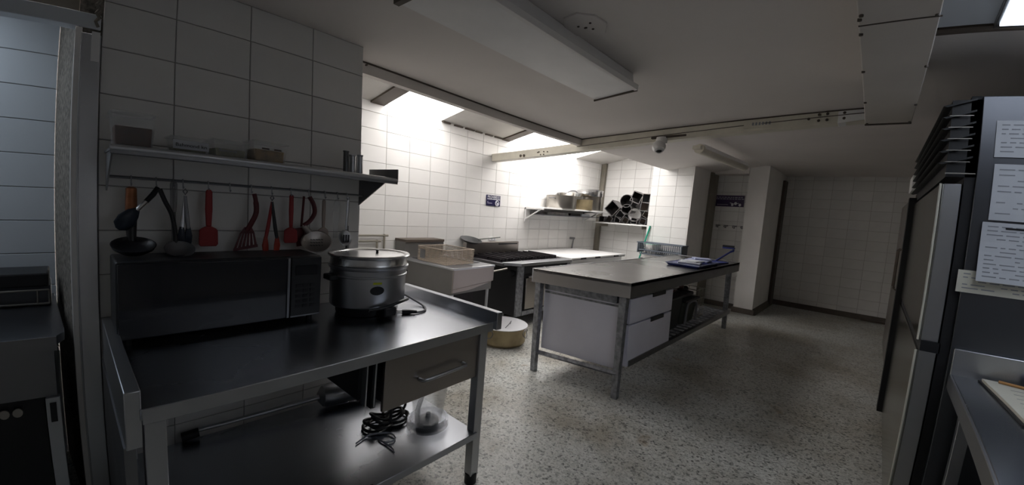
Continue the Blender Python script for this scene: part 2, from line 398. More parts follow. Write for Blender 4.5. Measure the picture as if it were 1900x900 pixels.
# ---------------------------------------------------------------- ceiling objects
def lerp(a, b, t): return tuple(a[i] + (b[i] - a[i]) * t for i in range(3))
beam = thing('cable_trunking', 'long cream painted steel trunking crossing under the ceiling to the tiled wall', 'trunking', (4.1, 2.7, 2.4))
def bar(mb, A, B, w_, h_, top=None):
    d = (Vector(B) - Vector(A)).normalized(); s_ = Vector((d.y, -d.x, 0)).normalized() * (w_ / 2)
    if s_.x > 0: s_ = -s_
    A = Vector(A); B = Vector(B); up = Vector((0, 0, h_)); ub = up if top is None else Vector((0, 0, top - B.z)); up = up if top is None else Vector((0, 0, top - A.z))
    return mb.hexa([A - s_, A + s_, B + s_, B - s_], [A - s_ + up, A + s_ + up, B + s_ + ub, B - s_ + ub])
A0, A1, A2 = (4.20, 4.19, 2.245), (4.20, 2.72, 2.31), (3.93, .12, 2.357)
bar(MB(), A0, A1, .13, .10).build('trunking_run', M_cream, beam, bev=.003)
bar(MB(), A1, A2, .13, .125, 2.449).build('trunking_run', M_cream, beam, bev=.003)
mb = MB()
d = Vector(A2) - Vector(A1); ln = d.length
f0 = [Vector(A1) + Vector((-.069, 0, .055)), Vector(A2) + Vector((-.069, 0, .055))]
mb.tube([f0[0], f0[1]], .003, 6); mb.tube([(f0[0].x, f0[0].y, 2.444), (f0[1].x, f0[1].y, 2.444)], .005, 6)
mb.build('trunking_seam', M_brown, beam)
MB().hexa([(3.88, .30, 2.35), (4.02, .30, 2.35), (4.0, .09, 2.37), (3.86, .09, 2.37)], [(3.88, .30, 2.455), (4.02, .30, 2.455), (4.0, .09, 2.46), (3.86, .09, 2.46)]).build('end_sleeve', M_white, beam, bev=.003)
def onb(t, dz, r, mm=M_brown):
    p = Vector(A1) + d * t + Vector((-.062, 0, dz)); return p
mb = MB()
for t, dz in ((.86, .05), (.885, .03), (.885, .075), (.905, .03), (.905, .075), (.945, .03), (.945, .07)):
    p = onb(t, dz, 0); mb.cyl(p + Vector((-.009, 0, 0)), p + Vector((.004, 0, 0)), .010, 10)
for y, z in ((3.62, 2.30), (3.56, 2.30)): mb.cyl((4.125, y, z), (4.136, y, z), .018, 12)
for y, z in ((3.32, 2.33), (3.27, 2.30), (3.22, 2.30), (3.22, 2.335), (3.16, 2.33), (3.30, 2.335)): mb.cyl((4.125, y, z), (4.136, y, z), .008, 8)
mb.build('bolt', M_brown, beam)
p = onb(.74, .055, 0)
MB().box(p.x - .008, p.y + .14, p.z - .032, p.x, p.y - .14, p.z + .035).build('label_plate', M_cream, beam)
mb = MB()
for k in range(7): mb.box(p.x - .0095, p.y + .08 - k * .024, p.z - .012, p.x - .007, p.y + .066 - k * .024, p.z + .012)
mb.build('stamped_mark', M_ink, beam)

du = thing('ceiling_duct', 'wide beige sheet metal duct running along the ceiling toward the camera', 'duct', (1.5, 0, 2.25))
MB().prism([(3.15, .11, 2.18), (3.13, -.10, 2.18), (-.6, -.10, 2.18), (-.6, .085, 2.18)], (0, 0, .27)).build('duct_box', M_duct, du, bev=.004)
mb = MB(); mb.box(1.63, -.105, 2.178, 1.636, .10, 2.181); mb.box(3.12, -.10, 2.174, 3.14, .11, 2.182); mb.build('duct_seam', M_brown, du)
mb = MB()
for x, y in ((1.7, .095), (1.58, .095), (1.55, .09), (2.1, .098), (2.6, .10), (1.62, -.092), (2.1, -.095), (2.7, -.095), (3.1, -.09), (3.1, .1), (1.4, .095)):
    mb.cyl((x, y, 2.174), (x, y, 2.182), .006, 8)
mb.build('rivet', M_brown, du)

fl = thing('ceiling_light', 'long white boxy fluorescent ceiling fixture, unlit, nearest the skylight', 'ceiling light', (1.7, 1.37, 2.45))
mb = MB(); P0 = [(.95, 1.195), (2.43, 1.215), (2.50, 1.53), (.95, 1.56)]
mb.hexa([(x, y, 2.35) for x, y in P0], [(x, y, 2.45) for x, y in [(.95, 1.22), (2.43, 1.235), (2.49, 1.51), (.95, 1.54)]])
mb.build('housing', M_white, fl, bev=.004)
MB().box(.93, 1.19, 2.342, .955, 1.565, 2.448).build('end_cap', M_brown, fl)
mb = MB(); mb.tube([(2.435, 1.20, 2.347), (2.50, 1.54, 2.347)], .007, 8); mb.build('lower_rim', M_brown, fl)
MB().box(.96, 1.19, 2.344, 2.43, 1.215, 2.375).build('side_rail', M_wall, fl, bev=.002)

f2 = thing('ceiling_light', 'small narrow grey fluorescent tube fixture on the far ceiling behind the dome camera', 'ceiling light', (5.9, 1.6, 2.45))
MB().prism([(5.05, 1.56, 2.40), (5.05, 1.68, 2.40), (5.05, 1.66, 2.46), (5.05, 1.58, 2.46)], (1.75, -.08, 0)).build('housing', M_wall, f2, bev=.01)
MB().cyl((5.0, 1.62, 2.40), (6.8, 1.54, 2.40), .055, 14).build('tube_cover', M_cream, f2)
MB().box(4.93, 1.58, 2.385, 5.06, 1.67, 2.43).build('end_cap', M_cream, f2, bev=.005)

cm = thing('security_camera', 'small white dome security camera hanging below the trunking', 'camera', (4.1, 1.65, 2.37))
MB().box(4.0, 1.36, 2.355, 4.09, 1.76, 2.375).build('bracket', M_brown, cm)
MB().lathe([(0, 0), (.05, 0), (.055, -.03), (.05, -.06), (0, -.062)], (4.02, 1.66, 2.365), 20).build('mount', M_white, cm)
MB().lathe([(0, .07), (.04, .06), (.062, .025), (.062, -.01), (.045, -.045), (0, -.06)], (4.0, 1.67, 2.27), 24, axis=(.5, .4, .8)).build('dome', M_white, cm)
MB().lathe([(0, .012), (.02, .008), (.028, 0), (0, 0)], (3.975, 1.655, 2.222), 16, axis=(-.3, -.2, -1)).build('lens', M_black, cm)

pl = MB(); pts = [(1.70 + .13 * math.cos(a), 1.14 + .10 * math.sin(a), 2.441) for a in [i * math.pi / 4 + .3 for i in range(8)]]
pl.prism(pts, (0, 0, .012)); po = tag(pl.build('ceiling_plate', M_ceil, bev=.003), 'octagonal blank cover plate screwed to the ceiling beside the long fixture', 'cover plate')
mb = MB()
for k in range(5): mb.cyl((1.68 + .03 * (k % 3), 1.10 + .035 * (k % 2) + .01 * k, 2.438), (1.68 + .03 * (k % 3), 1.10 + .035 * (k % 2) + .01 * k, 2.442), .006, 8)
mb.build('screw', M_brown, po)

lp = thing('ceiling_light', 'bright lit bluish white ceiling light panel at the upper right corner', 'ceiling light', (1.6, -.75, 2.45))
MB().box(.9, -1.15, 2.41, 2.42, -.335, 2.45).build('frame', M_steel, lp, bev=.003)
MB().box(.95, -1.12, 2.403, 2.375, -.350, 2.412).build('diffuser', M_lamp, lp)
hp = MB(); hp.box(-.3, -.335, 2.425, 2.40, -.115, 2.445); tag(hp.build('ceiling_panel', M_tile_pale, bev=.002), 'shiny metal ceiling sheet between the beige duct and the lit panel', 'panel')
hc = MB(); hc.tube([(2.43, -.11, 2.42), (2.43, -.5, 2.42), (2.42, -1.1, 2.42)], .018, 8); tag(hc.build('ceiling_cable', M_brown), 'dark cable run across the ceiling from the duct to the lit panel', 'cable')
hc = MB()
for k in range(9):
    z = 2.16 + k * .035; hc.tube([(.085 + .006 * (k % 2), 2.40, z), (.075, 2.395, z + .02), (.085, 2.40, z + .036)], .007, 6)
tag(hc.build('hanging_cord', M_dkbeige), 'frayed knotted cord hanging at the top of the metal corner strip', 'cord')

# ---------------------------------------------------------------- prep table in front
tb = thing('prep_table', 'large stainless steel prep table with a low shelf and one drawer under the utensil shelf', 'table', (.86, 1.95, 0))
MB().box(.14, 1.49, .865, 1.575, 2.405, .90).build('tabletop', M_steel_x, tb, bev=.004)
MB().box(.105, 1.50, .78, .145, 2.405, .955).build('side_splash', M_steel, tb, bev=.003)
MB().box(1.565, 1.455, .865, 1.605, 2.405, .962).build('side_splash', M_steel_x, tb, bev=.003)
MB().box(.145, 1.484, .855, 1.57, 1.492, .902).build('front_lip', M_steel, tb, bev=.002)
for (x, y) in ((.15, 1.51), (1.50, 1.51), (.15, 2.34), (1.50, 2.34)):
    lg = MB().box(x, y, .05, x + .055, y + .055, .865).build('leg', M_steel, tb, bev=.003)
    MB().cyl((x + .027, y + .027, 0), (x + .027, y + .027, .055), .034, 16).build('foot', M_black, lg)
MB().box(.16, 1.50, .265, 1.52, 2.39, .30).build('lower_shelf', M_steel_x, tb, bev=.003)
MB().box(.10, 1.52, .0, .13, 2.38, .78).build('side_panel', M_steel_dk, tb)
dr = MB().box(.94, 1.525, .605, 1.555, 1.545, .845).build('drawer', M_steel_warm, tb, bev=.003)
MB().box(.97, 1.545, .62, 1.50, 2.1, .84).build('drawer_box', M_black, dr)
MB().tube(bez([(1.12, 1.52, .705), (1.125, 1.49, .707), (1.17, 1.482, .708), (1.35, 1.482, .712), (1.385, 1.49, .712), (1.39, 1.52, .712)], 6), .009, 10).build('handle', M_steel, dr)
MB().box(.86, 1.60, .66, .93, 2.1, .85).box(.895, 1.545, .63, .915, 1.62, .85).build('drawer_runner', M_black, tb)
MB().box(.875, 1.56, .64, .881, 1.60, .85).box(.90, 1.535, .64, .906, 1.56, .85).build('runner_rail', M_steel, tb)

# microwave
mw = thing('microwave', 'wide black microwave oven standing on the prep table under the hanging utensils', 'microwave', (.52, 2.24, .90))
MB().box(.135, 2.115, .925, .90, 2.37, 1.235).build('body', M_black, mw, bev=.008)
MB().box(.14, 2.098, .93, .74, 2.116, 1.228).build('door', M_blackg, mw, bev=.004)
MB().box(.742, 2.10, .93, .752, 2.114, 1.226).build('door_trim', M_steel_dk, mw)
cp = MB().box(.757, 2.099, .93, .895, 2.116, 1.228).build('control_panel', M_black, mw, bev=.003)
mb = MB()
for i in range(3):
    for j in range(5): mb.box(.778 + i * .033, 2.096, .975 + j * .026, .80 + i * .033, 2.0995, .99 + j * .026)
mb.build('button', M_rubber, cp); MB().box(.775, 2.097, 1.14, .875, 2.0995, 1.19).build('display', M_blackg, cp)
MB().box(.757, 2.096, .93, .895, 2.10, .936).build('panel_lower_edge', M_steel_dk, cp)
for x in (.17, .86):
    for y in (2.14, 2.34): MB().cyl((x, y, .90), (x, y, .926), .014, 10).build('foot', M_rubber, mw)

# electric rice cooker pot
X, Y = 1.165, 2.12
rc = thing('rice_cooker', 'big round stainless steel electric cooker with flat metal lid on the prep table', 'cooker', (X, Y, .90))
MB().lathe([(0, .0), (.16, .0), (.165, .012), (.165, .05), (.17, .055), (0, .055)], (X, Y, .902), 40).build('base', M_black, rc)
MB().lathe([(0, .95), (.188, .95), (.196, .958), (.198, .97), (.198, 1.115), (.203, 1.12), (.203, 1.126), (.198, 1.13), (.199, 1.155), (.205, 1.16), (.209, 1.166), (.209, 1.174), (.2, 1.176), (0, 1.176)], (X, Y, 0), 48).build('body', M_steel, rc)
MB().lathe([(.198, 1.176), (.203, 1.182), (.2, 1.19), (.2, 1.218), (.212, 1.224), (.214, 1.232), (.21, 1.238), (.192, 1.236), (.185, 1.230), (.1, 1.234), (.03, 1.238), (0, 1.238)], (X, Y, 0), 48).build('lid', M_alu_b, rc)
MB().lathe([(0, 1.237), (.008, 1.238), (.006, 1.246), (.011, 1.254), (0, 1.258)], (X + .03, Y - .02, 0), 14).build('lid_knob', M_black, rc)
dv = Vector((-.42, -.90, 0)).normalized()
def face_patch(ang, z0, z1, hw, r, n=10, ell=False):
    mb = MB(); vs = []; fs = []
    if ell:
        k = 20; ring = [(ang + hw * math.cos(2 * math.pi * i / k), (z0 + z1) / 2 + (z1 - z0) / 2 * math.sin(2 * math.pi * i / k)) for i in range(k)]
        vs = [(X + r * math.cos(a), Y + r * math.sin(a), z) for a, z in ring] + [(X + (r - .004) * math.cos(a), Y + (r - .004) * math.sin(a), z) for a, z in ring]
        fs = [tuple(range(k)), tuple(range(2 * k - 1, k - 1, -1))] + [(i, (i + 1) % k, k + (i + 1) % k, k + i) for i in range(k)]
        return mb.poly(vs, fs)
    for i in range(n):
        a0 = ang - hw + 2 * hw * i / n; a1 = ang - hw + 2 * hw * (i + 1) / n
        mb.hexa([(X + q * math.cos(a), Y + q * math.sin(a), z0) for a, q in ((a0, r), (a1, r), (a1, r - .003), (a0, r - .003))], [(X + q * math.cos(a), Y + q * math.sin(a), z1) for a, q in ((a0, r), (a1, r), (a1, r - .003), (a0, r - .003))])
    return mb
av = math.atan2(-Y, -X) + .22
face_patch(av, 1.03, 1.078, .18, .2005, ell=True).build('badge', M_black, rc)
face_patch(av + .0, 1.088, 1.099, .11, .2003).build('yellow_sticker', M_yellow, rc)
mb = MB(); mb.tube(bez([(X - .10, Y - .2, .955), (X - .02, Y - .225, .965), (X + .05, Y - .235, .985), (X + .13, Y - .195, .985)], 8), .009, 8)
mb.build('carry_handle', M_black, rc)
MB().box(X - .035, Y - .245, .915, X + .035, Y - .155, .965).build('switch_box', M_black, rc, bev=.008)
MB().box(X - .235, Y - .04, 1.10, X - .19, Y + .04, 1.13).build('side_grip', M_black, rc, bev=.006); MB().box(X + .19, Y - .04, 1.10, X + .225, Y + .04, 1.13).build('side_grip', M_black, rc, bev=.006)
cb = thing('power_cord', 'grey power cord with a two-pin plug lying on the table beside the round cooker', 'cord', (1.4, 2.0, .90))
MB().tube(bez([(1.345, 2.16, .945), (1.42, 2.17, .95), (1.45, 2.08, .925), (1.45, 1.98, .907), (1.40, 1.90, .907), (1.34, 1.885, .908), (1.315, 1.90, .91)], 8), .0065, 8).build('cable', M_cable, cb)
MB().tube([(1.335, 1.885, .912), (1.30, 1.905, .914), (1.265, 1.925, .914)], [.009, .014, .015], 10).build('plug', M_black, cb)
MB().tube([(1.265, 1.925, .919), (1.235, 1.942, .919)], .003, 6).tube([(1.262, 1.915, .912), (1.232, 1.930, .912)], .003, 6).build('prong', M_alu_b, cb)
sr = MB(); sr.tube([(1.175, 2.385, .90), (1.15, 2.375, 1.37)], [.011, .010], 8); tag(sr.build('upright_rod', M_steel_dk), 'slim dark rod standing upright behind the round cooker lid', 'rod')

# things on the lower shelf
ib = thing('immersion_blender', 'long immersion blender with a steel motor head lying at the back of the lower shelf', 'blender', (.8, 2.33, .30))
MB().tube([(.45, 2.372, .345), (1.0, 2.30, .37)], [.010, .014], 12).build('shaft', M_steel, ib)
MB().tube([(1.0, 2.30, .37), (1.02, 2.30, .37), (1.05, 2.295, .37), (1.23, 2.265, .37), (1.25, 2.26, .37)], [.03, .058, .065, .065, .06], 22).build('motor_head', M_steel, ib)
MB().tube([(1.25, 2.26, .37), (1.27, 2.257, .37), (1.42, 2.23, .365)], [.062, .05, .045], 16).build('grip', M_black, ib)
MB().tube([(.38, 2.38, .325), (.45, 2.372, .335)], [.024, .022], 14).build('blade_guard', M_black, ib)
cc = thing('coiled_cord', 'black power cord coiled in a loose bundle on the lower shelf of the prep table', 'cord', (1.2, 1.9, .30))
for k in range(5):
    pts = []
    for i in range(28):
        a = 2 * math.pi * i / 28; rx = .125 - .014 * k * (1 if k % 2 else .4); ry = .062 - .006 * k
        pinch = .35 + .65 * abs(math.cos(a)) ** .7
        pts.append((1.20 + rx * math.cos(a) + .012 * math.sin(k * 2), 1.90 + ry * pinch * math.sin(a) * 1.5 + .01 * math.cos(k * 3), .312 + .007 * k + .045 * (abs(math.cos(a)) ** 2) * (k / 4)))
    MB().tube(pts, .0075, 7, closed=True).build('cord_loop', M_black, cc)
MB().tube([(1.20, 1.86, .31), (1.20, 1.86, .40), (1.20, 1.94, .40), (1.20, 1.94, .31)], .008, 6, closed=True).build('tie', M_black, cc)
gs = MB(); gs.tube(bez([(.99, 1.83, .307), (1.05, 1.85, .308), (1.10, 1.84, .31), (1.16, 1.79, .31), (1.15, 1.73, .308), (1.10, 1.74, .308), (1.09, 1.79, .308), (1.10, 1.68, .307), (1.09, 1.64, .307)], 6), .0055, 6, flat=.6)
tag(gs.build('grey_strap', M_dkstrap), 'short loose grey strap in front of the coiled black cord', 'strap')
jg = thing('blender_jug', 'clear plastic blender jug standing at the right end of the lower shelf', 'jug', (1.36, 1.74, .30))
MB().lathe([(0, 0), (.108, 0), (.115, .006), (.112, .045), (.10, .05), (.098, .012), (0, .012)], (1.36, 1.74, .301), 28).build('collar', M_cleardk, jg)
mb = MB(); n8 = 8
def ring8(r, z): return [(1.36 + r * math.cos(math.pi / 8 + i * math.pi / 4), 1.74 + r * math.sin(math.pi / 8 + i * math.pi / 4), z) for i in range(8)]
ri = [ring8(.082, .34), ring8(.115, .60), ring8(.110, .60), ring8(.077, .346)]
mb.poly(sum(ri, []), [(r * 8 + i, r * 8 + (i + 1) % 8, r * 8 + 8 + (i + 1) % 8, r * 8 + 8 + i) for r in range(3) for i in range(8)] + [tuple(range(7, -1, -1)), tuple(range(24, 32))])
mb.build('jug_wall', M_clear, jg, smooth=False)
MB().lathe([(0, .314), (.06, .314), (.06, .335), (.015, .345), (.012, .37), (0, .37)], (1.36, 1.74, 0), 20).build('blade_base', M_cable, jg)
MB().tube([(1.255, 1.66, .37), (1.20, 1.62, .41), (1.19, 1.61, .5), (1.25, 1.65, .56)], .012, 8).build('handle', M_cleardk, jg)

# ---------------------------------------------------------------- utensil shelf
sh = thing('wall_shelf', 'stainless steel wall shelf with triangular end brackets above the prep table', 'shelf', (.7, 2.42, 1.6))
mb = MB(); mb.box(.12, 2.10, 1.655, 1.30, 2.415, 1.664); mb.build('shelf_plate', M_steel_dk, sh); MB().tube([(.12, 2.10, 1.666), (1.30, 2.10, 1.666)], .013, 12).build('rolled_edge', M_steel, sh)
MB().box(.12, 2.09, 1.643, 1.30, 2.098, 1.675).build('front_edge', M_steel_dk, sh, bev=.002)
MB().box(1.295, 2.09, 1.655, 1.302, 2.405, 1.73).build('end_upstand', M_steel_dk, sh)
MB().prism([(.125, 2.10, 1.66), (.125, 2.412, 1.66), (.125, 2.412, 1.50)], (.006, 0, 0)).build('bracket', M_steel, sh)
MB().prism([(1.235, 2.10, 1.655), (1.235, 2.412, 1.655), (1.235, 2.412, 1.50)], (.006, 0, 0)).build('bracket', M_steel_dk, sh)
MB().tube([(.13, 2.36, 1.56), (1.235, 2.36, 1.56)], .006, 8).build('hanging_rail', M_steel_dk, sh)
hx = [.205, .29, .35, .385, .48, .565, .655, .745, .835, .925, 1.01, 1.08, 1.135]
for x in hx:
    MB().tube(bez([(x, 2.366, 1.562), (x, 2.36, 1.568), (x, 2.352, 1.56), (x, 2.352, 1.54), (x, 2.345, 1.528), (x, 2.335, 1.535)], 3), .0028, 6).build('hook', M_steel, sh)

def flatpoly(pts, y, t=.006): return MB().prism([(x, y, z) for x, z in pts], (0, t, 0))
G = 'utensils hanging from the shelf rail'
YU = 2.345
# a: black ladle, copper handle
t = thing('ladle', 'black round ladle with a copper-coloured handle, leftmost on the rail', 'ladle', (.205, YU, 1.52), G)
MB().tube([(.205, YU, 1.522), (.205, YU, 1.515), (.205, YU, 1.42), (.205, YU, 1.395)], [.010, .019, .021, .020], 12).build('handle', M_copper, t)
MB().tube([(.205, YU, 1.40), (.205, YU, 1.33), (.205, YU - .01, 1.29)], [.020, .018, .016], 12).build('neck', M_black, t)
MB().lathe([(0, -.035), (.045, -.03), (.07, -.01), (.076, .004), (.072, .004), (.065, -.006), (.04, -.02), (0, -.024)], (.205, YU - .08, 1.283), 28, axis=(0, -.35, 1)).build('bowl', M_black, t)
# b: navy nylon spoon
t = thing('serving_spoon', 'dark navy nylon spoon with a silver neck hanging at a slant', 'spoon', (.29, YU, 1.52), G)
MB().tube([(.292, YU - .02, 1.525), (.275, YU - .03, 1.495), (.25, YU - .04, 1.463)], [.009, .011, .010], 10).build('handle', M_black, t)
MB().tube([(.25, YU - .04, 1.463), (.218, YU - .05, 1.425)], [.009, .009], 8).build('neck', M_alu_b, t)
MB().tube([(.222, YU - .05, 1.43), (.205, YU - .055, 1.412), (.185, YU - .058, 1.385), (.165, YU - .06, 1.36), (.155, YU - .06, 1.348)], [.010, .026, .036, .030, .008], 14, flat=.35).build('spoon_head', M_navy, t)
# c: ladles crossing
t = thing('ladle', 'black slanting ladle handle with a shallow stainless steel bowl', 'ladle', (.35, YU, 1.5), G)
MB().tube(bez([(.297, YU - .03, 1.52), (.315, YU - .03, 1.47), (.34, YU - .025, 1.41), (.352, YU - .02, 1.34), (.356, YU - .02, 1.265)], 5), [.009] * 20 + [.013], 10).build('handle', M_black, t)
MB().lathe([(0, -.03), (.03, -.026), (.052, -.008), (.056, .002), (.052, .001), (.028, -.018), (0, -.022)], (.362, YU - .07, 1.262), 26, axis=(0, -.6, 1)).build('bowl', M_steel, t)
t = thing('spoon', 'translucent grey-handled spoon hanging straight behind the black slanting ladle', 'spoon', (.352, YU, 1.5), G)
MB().tube([(.352, YU + .012, 1.565), (.352, YU + .012, 1.545), (.352, YU + .012, 1.46), (.352, YU + .012, 1.42)], [.006, .014, .013, .010], 10).build('handle', M_cleardk, t)
MB().tube([(.352, YU + .012, 1.42), (.354, YU + .012, 1.28)], [.008, .008], 8).build('stem', M_steel_dk, t)
# tongs helper
def tongs(label, x, top, bot, spread, arm1, arm2, tip, tl):
    t = thing('tongs', label, 'tongs', (x, YU, top), G)
    for s_, am in ((-1, arm1), (1, arm2)):
        MB().tube([(x, YU, top - .02), (x + s_ * spread * .55, YU - .004 * s_, (top + bot) / 2), (x + s_ * spread, YU, bot + tl)], [.006, .009, .008], 8, flat=.6).build('arm', am, t)
        MB().tube([(x + s_ * spread, YU, bot + tl + .01), (x + s_ * spread * 1.05, YU, bot + tl * .6), (x + s_ * spread * .9, YU, bot + .006), (x + s_ * spread * .85, YU, bot)], [.008, .015, .013, .004], 10, flat=.5).build('tip', tip, t)
    MB().tube([(x - .008, YU, top), (x, YU, top + .012), (x + .008, YU, top), (x, YU, top - .014)], .003, 6, closed=True).build('pull_ring', M_steel_dk, t)
    return t
tongs('steel tongs with dark navy tips hanging beside the red scraper', .392, 1.515, 1.265, .012, M_steel, M_steel_dk, M_navy, .08)
# e wide red scraper
def scraper(name, label, x, top, bot, hw, hh, mt, cat='spatula', hwid=.013):
    t = thing(name, label, cat, (x, YU, top), G)
    mb = MB(); z1 = bot + hh
    flatpoly([(x - hwid, top - .01), (x - hwid * .6, top), (x + hwid * .6, top), (x + hwid, top - .01), (x + hwid * 1.1, top - .09), (x + hwid * .8, z1 + .01), (x - hwid * .8, z1 + .01), (x - hwid * 1.1, top - .09)], YU, .012).build('handle', mt, t, bev=.004)
    flatpoly([(x - hw, z1 - .008), (x - hw * .8, z1), (x - hwid * .6, z1 + .012), (x + hwid * .6, z1 + .012), (x + hw * .8, z1), (x + hw, z1 - .008), (x + hw * 1.05, bot + .01), (x + hw * .85, bot), (x - hw * .85, bot), (x - hw * 1.05, bot + .01)], YU + .003, .008).build('blade', mt, t, bev=.003)
    return t
scraper('spatula', 'wide bright red silicone scraper, the leftmost red utensil', .482, 1.53, 1.262, .036, .085, M_red)
# g slotted turner dark red
def turner(label, x, mt, slots=True):
    t = thing('slotted_turner', label, 'turner', (x, YU, 1.53), G)
    MB().tube(bez([(x, YU, 1.525), (x + .006, YU - .004, 1.49), (x + .008, YU - .006, 1.43), (x - .012, YU - .004, 1.375), (x - .028, YU, 1.34)], 5), [.010] * 6 + [.012] * 8 + [.012] * 7, 10, flat=.6).build('handle', mt, t)
    xb = x - .032; mb = MB(); top = 1.348; bt = 1.235
    n = 6
    for k in range(n):
        u0 = k / (n - .4); u1 = u0 + .6 / (n - .4)
        L0 = lambda u: (xb - .024 + .06 * u, top - .02)
        L1 = lambda u: (xb - .05 + .098 * u, bt + .012 + .02 * u)
        a, b_, c_, d_ = L0(u0), L0(u1), L1(u1), L1(u0)
        mb.prism([(p[0], YU, p[1]) for p in (a, b_, c_, d_)], (0, .006, 0))
    mb.prism([(xb - .026, YU, top - .024), (xb + .038, YU, top - .024), (xb + .022, YU, top + .012), (xb - .006, YU, top + .008)], (0, .006, 0))
    mb.prism([(xb - .052, YU, bt), (xb + .052, YU, bt + .02), (xb + .050, YU, bt + .034), (xb - .051, YU, bt + .014)], (0, .006, 0))
    mb.build('slotted_blade', mt, t)
turner('dark red slotted turner with a curved handle hanging in the middle of the rail', .665, M_dkred)
tongs('open tongs with one red arm, one black arm and orange-red tips', .745, 1.51, 1.212, .026, M_red, M_black, M_red2, .085)
scraper('spatula', 'narrow red silicone spatula hanging right of the open tongs', .838, 1.535, 1.272, .032, .075, M_red, hwid=.010)
# j skimmer with dark curved handle
t = thing('skimmer', 'dark red curved handle with a perforated steel skimmer bowl', 'skimmer', (.93, YU, 1.53), G)
MB().tube(bez([(.925, YU, 1.53), (.945, YU - .005, 1.49), (.95, YU - .008, 1.44), (.925, YU - .01, 1.395), (.895, YU - .008, 1.37)], 5), .011, 10, flat=.7).build('handle', M_dkred, t)
mb = MB(); mb.lathe([(0, -.014), (.045, -.01), (.078, .006), (.072, .008), (.04, -.004), (0, -.008)], (.955, YU - .03, 1.28), 26, axis=(-.15, -1, .45), sy=.85); mb.tube([(.895, YU - .008, 1.37), (.92, YU - .02, 1.33)], [.013, .02], 8, flat=.4)
mb.build('skimmer_bowl', M_steel_warm, t)
mb = MB()
for i in range(5):
    for j in range(3): mb.cyl((.925 + i * .014, YU - .048, 1.262 + j * .016), (.925 + i * .014, YU - .028, 1.262 + j * .016), .0022, 6)
mb.build('perforation', M_black, t)
t = thing('spatula', 'dark red short spatula blade behind the narrow red spatula', 'spatula', (.88, YU, 1.4), G)
MB().tube([(.905, YU + .02, 1.53), (.895, YU + .02, 1.36)], .006, 8).build('handle', M_dkred, t)
flatpoly([(.865, 1.35), (.915, 1.36), (.91, 1.255), (.875, 1.25)], YU + .02).build('blade', M_dkred, t)
scraper('spatula', 'beige-grey plastic spatula hanging right of the skimmer', 1.005, 1.52, 1.275, .028, .075, M_beigep, hwid=.009)
t = thing('whisk_spoon', 'pale translucent plastic spoon hanging near the right end of the rail', 'spoon', (1.075, YU, 1.52), G)
MB().tube([(1.075, YU, 1.525), (1.073, YU, 1.50), (1.07, YU, 1.44), (1.07, YU, 1.39), (1.07, YU, 1.30)], [.008, .018, .022, .014, .012], 12, flat=.4).build('spoon_body', M_clear, t)
t = thing('slotted_spoon', 'stainless steel slotted spoon hanging at the right end of the rail', 'spoon', (1.135, YU, 1.54), G)
MB().tube([(1.14, YU, 1.545), (1.138, YU, 1.48), (1.132, YU, 1.35)], [.008, .009, .007], 10, flat=.5).build('handle', M_steel, t)
MB().lathe([(0, -.016), (.022, -.012), (.038, .002), (.034, .004), (0, -.009)], (1.122, YU - .01, 1.30), 24, axis=(0, -1, .2), sy=1.25).build('bowl', M_steel, t)
mb = MB()
for i in range(3): mb.box(1.105 + i * .014, YU - .028, 1.275, 1.111 + i * .014, YU - .02, 1.32)
mb.build('slot', M_black, t)

# containers on the shelf
def tub(label, x0, x1, y, z0, h, food, fh, taper=.012, lidm=None, gr='clear food tubs on the steel shelf'):
    xc = (x0 + x1) / 2; t = thing('food_tub', label, 'tub', (xc, y, z0), gr); yd = .075
    def ring(x, yy, z): return [(xc - x, y - yy, z), (xc + x, y - yy, z), (xc + x, y + yy, z), (xc - x, y + yy, z)]
    hx_ = (x1 - x0) / 2; mb = MB()
    R = [ring(hx_ - taper, yd - .01, z0), ring(hx_, yd, z0 + h), ring(hx_ - .003, yd - .003, z0 + h), ring(hx_ - taper - .003, yd - .013, z0 + .003)]
    mb.poly(sum(R, []), [(3, 2, 1, 0), (12, 13, 14, 15)] + [(r * 4 + i, r * 4 + (i + 1) % 4, r * 4 + 4 + (i + 1) % 4, r * 4 + 4 + i) for r in range(3) for i in range(4)])
    mb.build('tub_wall', M_clear, t, bev=.002)
    MB().hexa(ring(hx_ - taper - .004, yd - .015, z0 + .004), ring(hx_ - taper * .6 - .004, yd - .012, z0 + fh)).build('contents', food, t, bev=.004)
    MB().box(x0 - .004, y - yd - .004, z0 + h - .006, x1 + .004, y + yd + .004, z0 + h + .002).build('lid', M_clear, t, bev=.002)
    return t
tub('tall clear plastic tub with brown contents at the left end of the steel shelf', .125, .265, 2.23, 1.665, .145, M_food_b, .09)
t2 = tub('low clear tub with black handwriting second from the left on the shelf', .31, .44, 2.21, 1.665, .075, M_food_g, .035)
t3 = tub('low clear tub with faint grey writing third from the left on the shelf', .45, .585, 2.21, 1.665, .085, M_food_g, .05)
t4 = tub('clear tub with yellow-brown contents, rightmost tub on the steel shelf', .60, .745, 2.22, 1.665, .105, M_food_y, .07)
def text(name, s, loc, size, mt, parent, rot, sx=1, ext=.0008, align='LEFT'):
    cu = bpy.data.curves.new(name, 'FONT'); cu.body = s; cu.size = size; cu.extrude = ext; cu.align_x = align
    ob = bpy.data.objects.new('tmp', cu); C.objects.link(ob); dg = bpy.context.evaluated_depsgraph_get(); dg.update()
    me = bpy.data.meshes.new_from_object(ob.evaluated_get(dg)); bpy.data.objects.remove(ob)
    me.name = name; me.materials.clear(); me.materials.append(mt)
    o = bpy.data.objects.new(name, me); C.objects.link(o); o.parent = parent; o.location = Vector(loc) - wloc(parent); o.rotation_euler = rot; o.scale = (sx, 1, 1)
    return o
FX0 = (math.pi / 2, 0, 0)
